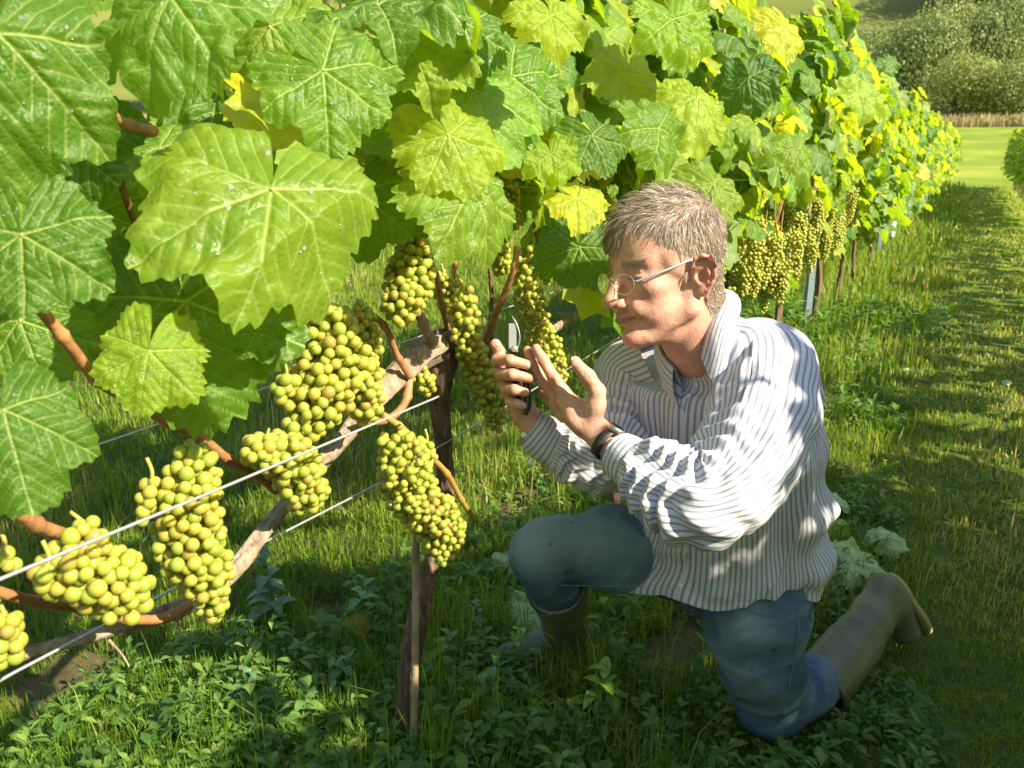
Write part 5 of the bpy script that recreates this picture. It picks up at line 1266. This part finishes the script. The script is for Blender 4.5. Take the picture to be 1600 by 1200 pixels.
# collar: a stand round the neck and a turned-down leaf with two points
def collar():
    nc = NECK; L0 = tL[-1]; T0 = NT; L0 = nrm(L0-T0*(L0@T0)); F0 = np.cross(L0, T0); F0 = F0 if F0@Fp > 0 else -F0
    nu, nv = 120, 14; th = np.linspace(R_(24), R_(336), nu+1); parts = []; uvs = []
    open_ = np.exp(-(np.minimum(th, 2*np.pi-th)/R_(46))**2)
    c = nc+T0*.004
    def ring(r, h, fr): return c+L0*(np.sin(th)*r)[:, None]+F0*(np.cos(th)*r*1.04+fr)[:, None]+T0*h[:, None]
    top_h = .034-.052*open_; top = ring(.0635+.010*open_, top_h, .004*open_); base = ring(.071+.016*open_, top_h-.034, .010*open_)
    out = ring(.086+.030*open_, top_h-.038-.040*open_, .018*open_)
    fr_ = sstep(-.2, .6, np.cos(th)); rows = [ring(.060+.050*fr_, top_h-.085+.025*fr_, .010*open_), ring(.066+.030*fr_, top_h-.048, .010*open_)]
    for k in range(nv+1):
        u = k/nv
        if u < .42: q = base+(top-base)*(u/.42)
        else:
            w_ = (u-.42)/.58; q = top+(out-top)*w_; q = q+(L0*np.sin(th)[:, None]+F0*np.cos(th)[:, None])*(.012*max(0., math.sin(w_*math.pi))**.7)+T0*.003*math.sin(w_*np.pi)
        rows.append(q)
    v = np.array(rows); nv += 2; vv = np.linspace(-.02, .115, nv+1); uv = np.stack([np.repeat(vv[:, None], nu+1, 1), np.repeat((th*.08)[None], nv+1, 0)], -1)
    f = ((np.arange(nv)[:, None]*(nu+1)+np.arange(nu)[None])[..., None]+np.array([0, 1, nu+2, nu+1])).reshape(-1, 4)
    child('collar', v.reshape(-1, 3), f, M['shirt'], shirt, uv=uv.reshape(-1, 2))
collar()
# buttons on the placket and cuffs
def disc(c, n_, r, t_=.0022, seg=14):
    n_ = nrm(n_); return tube(np.array([c-n_*.0004, c+n_*t_*.7, c+n_*t_]), [r, r, r*.8], seg, up=[.3, .2, .9])
vg = tv_.reshape(150, 301, 3)
for j in (22, 48, 74, 100, 122):
    p = vg[j, 0]; nn = nrm(np.cross(vg[j, 3]-vg[j, 298], vg[j+2, 0]-vg[j-2, 0])); nn = nn if nn@Fp > 0 else -nn
    v, f = disc(p+nn*.001, nn, .0052); child('button', v, f, M['button'], shirt)
v, f = disc(W(818, 680, 1.465), cam_dir(0, 0, -1), .0055); child('button', v, f, M['button'], shirt)
v, f = disc(W(829, 722, 1.475), cam_dir(0, 0, -1), .0055); child('button', v, f, M['button'], shirt)
# ---- jeans
def jeans():
    G = Field((-.02, 1.05, -.02), (1.0, 2.05, .72), .0062)
    G.chain([W(1150, 870, 1.70), W(1155, 800, 1.64)], [.135, .125], k=0)
    G.chain([W(1130, 880, 1.74), W(1060, 868, 1.72), W(960, 855, 1.68), W(855, 862, 1.635)], [.092, .088, .079, .063], k=.03)
    G.ell(W(845, 868, 1.63), (.062, .062, .06), k=.02)
    G.chain([W(852, 880, 1.64), W(868, 925, 1.73)], [.060, .054], k=.015)
    G.chain([W(1175, 885, 1.63), W(1178, 950, 1.62), W(1190, 1035, 1.65), W(1205, 1098, 1.71)], [.112, .099, .080, .066], k=.03)
    G.ell(W(1198, 1105, 1.71), (.066, .066, .062), k=.02)
    G.chain([W(1210, 1108, 1.72), W(1275, 1065, 1.82)], [.064, .055], k=.008)
    v, f = G.mesh(); v = relax(v, f, 3, .5); n = vnormals(v, f)
    x, y, z = v.T; pr = proj(v)
    dist_h = np.linalg.norm(v-W(1130, 900, 1.66), axis=1); dk1 = np.linalg.norm(v-W(1215, 1085, 1.70), axis=1); dk2 = np.linalg.norm(v-W(862, 900, 1.66), axis=1)
    d = .0045*ridge(v*np.array([1, 1, 1.]), 8, 3)*.8+.003*noise(v, 22, 5)+.0030*ridge(v, 26, 13)
    sh = lambda q: 1-2*np.abs(np.sin(q))**.6
    d += .011*sh(dist_h*42+2.5*noise(v, 6, 8))*np.exp(-(dist_h/.17)**2)
    d += .009*sh(dk1*52+3*noise(v, 8, 9))*np.exp(-((dk1-.07)/.05)**2)+.004*np.sin(dk2*60+3*noise(v, 8, 19))*np.exp(-((dk2-.05)/.04)**2)
    v = v+n*d[:, None]; v[:, 2] = np.maximum(v[:, 2], ground_z(v[:, 0], v[:, 1])+.002)
    nz = noise(v, 14, 40)*.5+.5; px, py, _ = pr
    worn = np.clip(np.exp(-(((px-880)/110)**2+((py-840)/40)**2))*1.0+np.exp(-(((px-1175)/38)**2+((py-1010)/110)**2))*.9*nz+np.exp(-((dist_h-.16)/.03)**2)*.3*nz+np.clip(d*60, 0, .35), 0, 1)
    dirt = np.clip(np.exp(-(((px-1190)/55)**2+((py-1090)/60)**2))*.8*nz+np.exp(-(((px-880)/80)**2+((py-870)/30)**2))*.45, 0, 1)
    child('jeans', v, f, M['denim'], attrs={'worn': worn, 'dirt': dirt})
jeans()
jo = [o for o in man.children if o.name.startswith('jeans')][0]
def on_cloth(px, py):   # the denim surface met by a sight line
    from mathutils.bvhtree import BVHTree
    global _bvh
    if '_bvh' not in globals(): _bvh = BVHTree.FromPolygons([v.co[:] for v in jo.data.vertices], [p.vertices[:] for p in jo.data.polygons])
    d = W(px, py, 1.)-CAM; h = _bvh.ray_cast(Vector(CAM-PO), Vector(d).normalized()); return None if h[0] is None else np.array(h[0])+np.array(h[1])*.0012+PO
def seam(pts, r=.0016):
    q = [on_cloth(*p) for p in pts]; q = [x for x in q if x is not None]
    if len(q) > 2: v, f = tube(spline(np.array(q), 26), r, 6); child('seam', v, f, M['denim'], jo, attrs={'worn': np.ones(len(v))*.5, 'dirt': np.zeros(len(v))})
seam([(1246, 950), (1247, 975), (1245, 1000), (1241, 1025), (1236, 1050), (1232, 1075)])
seam([(1000, 915), (960, 915), (920, 914), (880, 914), (850, 912)])
seam([(1150, 945), (1180, 958), (1210, 962), (1240, 958)], .0013)
# ---- boots
def boot(shaft, rad, foot, frad, sole_pts, sole_r, lo, hi, nm):
    G = Field(lo, hi, .0042); G.chain(shaft, rad, k=.004); G.chain(foot, frad, k=.02)
    a, b = shaft[0], shaft[1]; d = nrm(np.array(a)-np.array(b)); a = np.array(a)
    G.cap(a+d*.004, a+d*.07, rad[0]-.005, rad[0]-.004, k=0, sub=True)
    # open mouth: everything beyond the rim is cut away
    P = G._pts((slice(None),)*3)-(a+d*.008); G.F = np.maximum(G.F, (P@d).astype(np.float32))
    v, f = G.mesh(); v = relax(v, f, 2, .4); n = vnormals(v, f); ax = (v-a)@-d
    v = v+n*(.0028*np.sin(ax*75+3*noise(v, 7, 9))*sstep(.10, .2, ax)+.004*noise(v, 14, 3))[:, None]
    o = child('boot', v, f, M['boot'])
    rim, rf = tube(np.array([a+d*.000, a+d*.010]), [rad[0]+.0022, rad[0]+.0022], 40); child('rim_band', rim, rf[:80-40], M['boot'], o)
    return o
# rear boot: shin along the ground, toe on the ground, sole turned up and back
an = W(1372, 958, 1.975); toe = W(1432, 985, 2.03); heel = W(1392, 908, 1.985)
sn_ = nrm(np.cross(toe-heel, CF)); 
G = Field(np.array([.50, 1.3, -.02]), np.array([1.15, 2.15, .42]), .0045)
G.chain([W(1280, 1070, 1.83), W(1330, 1010, 1.90), W(1368, 960, 1.965)], [.066, .060, .050], k=.004)
G.chain([W(1372, 950, 1.975), W(1384, 930, 1.99)], [.048, .043], k=.02); G.chain([W(1378, 925, 1.985), W(1392, 948, 1.995), W(1412, 985, 2.02)], [.040, .042, .036], k=.02)
a = W(1280, 1070, 1.83); d = nrm(a-W(1330, 1010, 1.90)); G.cap(a+d*.002, a+d*.07, .060, .061, k=0, sub=True); P_ = G._pts((slice(None),)*3)-(a+d*.012); G.F = np.maximum(G.F, (P_@d).astype(np.float32))
sA, sB = W(1395, 905, 1.99), W(1438, 985, 2.04); sax = nrm(sB-sA); sN = nrm(cam_dir(.86, .36, .25)); sN = nrm(sN-sax*(sN@sax)); sS = np.cross(sax, sN)
# the foot stops at the sole plane
P_ = G._pts((slice(None),)*3)-(sA+sN*.004); G.F = np.maximum(G.F, (P_@sN).astype(np.float32))
v, f = G.mesh(); v = relax(v, f, 2, .4); n = vnormals(v, f); ax = (v-a)@-d
v = v+n*(.0026*np.sin(ax*80+3*noise(v, 7, 9))*sstep(.12, .22, ax)+.0035*noise(v, 14, 3))[:, None]
b1 = child('boot', v, f, M['boot'])
def sole(A, B, nrm_, side, w_, parent, th=.012, heelr=.034):
    L = np.linalg.norm(B-A); ax_ = nrm(B-A); t = np.linspace(-1, 1, 25); out = []
    k = 48; an_ = np.linspace(0, 2*np.pi, k, endpoint=False); u = np.cos(an_); s_ = np.sin(an_)
    xs = L/2+u*(L/2+.012); ws = s_*w_*(1+.16*u-.22*np.exp(-((u+.25)/.3)**2)); prof = np.sign(s_)*np.abs(s_)**.75*np.abs(ws/(s_+1e-9))
    o_ = A[None]+ax_[None]*xs[:, None]+side[None]*prof[:, None]
    v_ = np.vstack([o_, o_+nrm_*th, [o_.mean(0)], [o_.mean(0)+nrm_*th]])
    j = np.arange(k); j2 = (j+1) % k
    f_ = np.vstack([np.stack([j, j2, k+j2, k+j], -1), np.stack([j2, j, j*0+2*k, j*0+2*k], -1), np.stack([k+j, k+j2, j*0+2*k+1, j*0+2*k+1], -1)])
    return child('sole', v_, f_, M['sole'], parent, label='dull yellow rubber sole')
sole(sA-sN*.002, sB-sN*.002, sN, sS, .044, b1)
rv_, rf_ = tube(np.array([a+d*.000, a+d*.011]), [.0685, .0690], 44, cap=False); child('rim_band', rv_, rf_, M['boot'], b1)
# front boot: shaft under the raised knee, foot flat, toe to the left
fg = gnd(885, 1035); fg_t = gnd(815, 1045); fz = float(ground_z(fg[0], fg[1]))
ank = np.array([fg[0], fg[1], fz+.085]); shf = W(868, 915, 1.72); toe_d = nrm((fg_t-fg)*np.array([1, 1, 0]))
G = Field(np.minimum(shf, ank)-np.array([.30, .20, .14]), np.maximum(shf, ank)+np.array([.12, .12, .12]), .0045)
G.chain([shf, (shf+ank)/2+UP*.01, ank], [.064, .058, .050], k=.004); G.chain([ank-UP*.02-toe_d*.02, ank-UP*.035+toe_d*.06, ank-UP*.045+toe_d*.15], [.046, .042, .035], k=.02)
d = nrm(shf-ank); a = shf; G.cap(a+d*.002, a+d*.07, .058, .059, k=0, sub=True); P_ = G._pts((slice(None),)*3)-(a+d*.012); G.F = np.maximum(G.F, (P_@d).astype(np.float32))
P_ = G._pts((slice(None),)*3); G.F = np.maximum(G.F, (fz+.012-P_[..., 2]).astype(np.float32))
v, f = G.mesh(); v = relax(v, f, 2, .4); n = vnormals(v, f); v = v+n*(.004*noise(v, 14, 3))[:, None]
b2 = child('boot', v, f, M['boot']); A_ = ank*np.array([1, 1, 0])+UP*(fz+.013)-toe_d*.045; sole(A_, A_+toe_d*.235, -UP, np.cross(toe_d, -UP), .046, b2)
rv_, rf_ = tube(np.array([a+d*.000, a+d*.011]), [.0665, .0670], 44, cap=False); child('rim_band', rv_, rf_, M['boot'], b2)

# ---- glasses
def glasses():
    g = empty('eyeglasses', hw((.09, 0, 0)), label='thin metal rimmed eyeglasses with bright silver side arms on the man\'s face', cat='eyeglasses'); gl = np.array(g.location)
    def part(name, v, f, m): 
        me = mkmesh(name, HC+v@HB.T-gl, fixq(f), [m]); return obj(name, me, g)
    an_ = np.linspace(0, 2*np.pi, 41)
    for s in (1, -1):
        c = np.array([.1025, s*.032, -.010]); X = nrm([-.16, s*1.0, 0]); Z = nrm([-.12, 0, 1])
        rim = c+X*(np.cos(an_)*.0245)[:, None]+Z*(np.sin(an_)*.0165)[:, None]
        v, f = tube(rim, .00075, 6, cap=False, up=[1, 0, 0]); part('rim', v, f, M['silver'])
        vv = np.vstack([c+.0, rim[:-1]]); ff = np.array([[0, i, i+1 if i < 40 else 1] for i in range(1, 41)])
        me = mkmesh('lens', HC+vv@HB.T-gl, ff, [M['glass']]); obj('lens', me, g)
        tA = c+X*.0245+Z*.004; ear = np.array([-.002, s*.0795, .012]); v, f = tube(spline([tA, tA+np.array([-.006, s*.005, .001]), (tA+ear)/2+np.array([0, s*.006, .0005]), ear, ear+np.array([-.012, -s*.003, -.010])], 20), np.r_[np.full(3, .0012), np.full(17, .0019)], 8, up=[0, 0, 1], flat=.45)
        part('temple_arm', v, f, M['silver'])
        v, f = tube(spline([c-X*.021+Z*.003, np.array([.099, s*.010, -.006]), np.array([.1015, s*.0085, -.012])], 8), .0008, 6); part('nose_pad', v, f, M['silver'])
    v, f = tube(spline([[.1045, .0085, -.004], [.1085, 0, .0005], [.1045, -.0085, -.004]], 10), .0011, 6); part('bridge', v, f, M['silver'])
glasses()
# ---- watch and thin bracelet on the left wrist
def watch():
    c = W(948, 694, 1.368); ax = nrm(W(935, 680, 1.388)-W(970, 708, 1.355)); w_ = empty('wristwatch', c, label='dark wristwatch with a narrow black strap on the near wrist', cat='watch')
    s = nrm(np.cross(ax, CF)); t = np.cross(ax, s); an_ = np.linspace(0, 2*np.pi, 49)
    def band(off, r, hw_, th, m, nm):
        o = [(-hw_, r), (hw_, r), (hw_, r+th), (-hw_, r+th), (-hw_, r)]
        v = np.array([[ax*(off+x)+(s*math.cos(a_)*rr+t*math.sin(a_)*rr*.92) for x, rr in o] for a_ in an_]).reshape(-1, 3); k = 5
        f = np.array([[i*k+j, i*k+j+1, (i+1)*k+j+1, (i+1)*k+j] for i in range(48) for j in range(4)])
        return obj(nm, mkmesh(nm, v, f, [m]), w_)
    band(0, .0262, .0085, .0022, M['strap'], 'strap'); band(-.016, .0285, .0006, .0012, M['steel'], 'bracelet')
    d_ = nrm(-s*.75-CF*.35+CU*-.5); d_ = nrm(d_-ax*(d_@ax)); p = d_*.0275
    v, f = tube(np.array([p-d_*.003, p+d_*.005, p+d_*.0075]), [.0150, .0155, .0135], 28); obj('case', mkmesh('case', v, fixq(f), [M['steel']]), w_)
    v, f = tube(np.array([p+d_*.0072, p+d_*.0080]), [.0128, .0126], 24); obj('dial', mkmesh('dial', v, fixq(f), [M['black']]), w_)
watch()
# ---- secateurs in the far hand
def secateurs():
    c = W(812, 560, 1.455); s = empty('secateurs', c, label='pruning secateurs with black handles and a steel blade held in the far hand', cat='secateurs')
    def add_(nm, pts, r, m, flat=.7, seg=12):
        v, f = tube(spline([W(*p) for p in pts], 22), spline(np.array([[x]*3 for x in r]), 22)[:, 0], seg, up=[0, 1, 0], flat=flat); obj(nm, mkmesh(nm, v-c, fixq(f), [m]), s)
    add_('handle', [(806, 545, 1.462), (815, 572, 1.463), (823, 605, 1.462), (824, 632, 1.458), (821, 648, 1.455)], [.006, .0085, .0092, .0095, .0065], M['black'], .75)
    add_('handle', [(801, 546, 1.472), (802, 575, 1.480), (806, 605, 1.486), (812, 630, 1.488)], [.006, .0085, .0090, .007], M['black'], .75)
    ax = nrm(W(803, 505, 1.462)-W(804, 548, 1.466))
    v, f = box((0, 0, 0), (.0135, .0035, .045), None); B = np.stack([CX, CF, CU], 1); obj('blade', mkmesh('blade', v@B.T+W(801, 525, 1.462)-c, f, [M['steel']], smooth=False), s)
    add_('hooked_blade', [(808, 548, 1.466), (812, 528, 1.463), (808, 508, 1.461), (799, 492, 1.460)], [.0035, .0048, .0042, .001], M['steel'], .35)
    v, f = disc(W(804, 545, 1.455), -CF, .0062, .004); obj('pivot', mkmesh('pivot', v-c, fixq(f), [M['steel']]), s)
    tt = np.linspace(0, 1, 60); base = np.array([W(806, 556, 1.458)]); sp_ = W(804, 552, 1.468)[None]+(W(806, 572, 1.470)-W(804, 552, 1.468))[None]*tt[:, None]+(CX*np.cos(tt*40)[:, None]+CF*np.sin(tt*40)[:, None])*.0038
    v, f = tube(sp_, .0006, 5); obj('spring', mkmesh('spring', v-c, fixq(f), [M['steel']]), s)
secateurs()
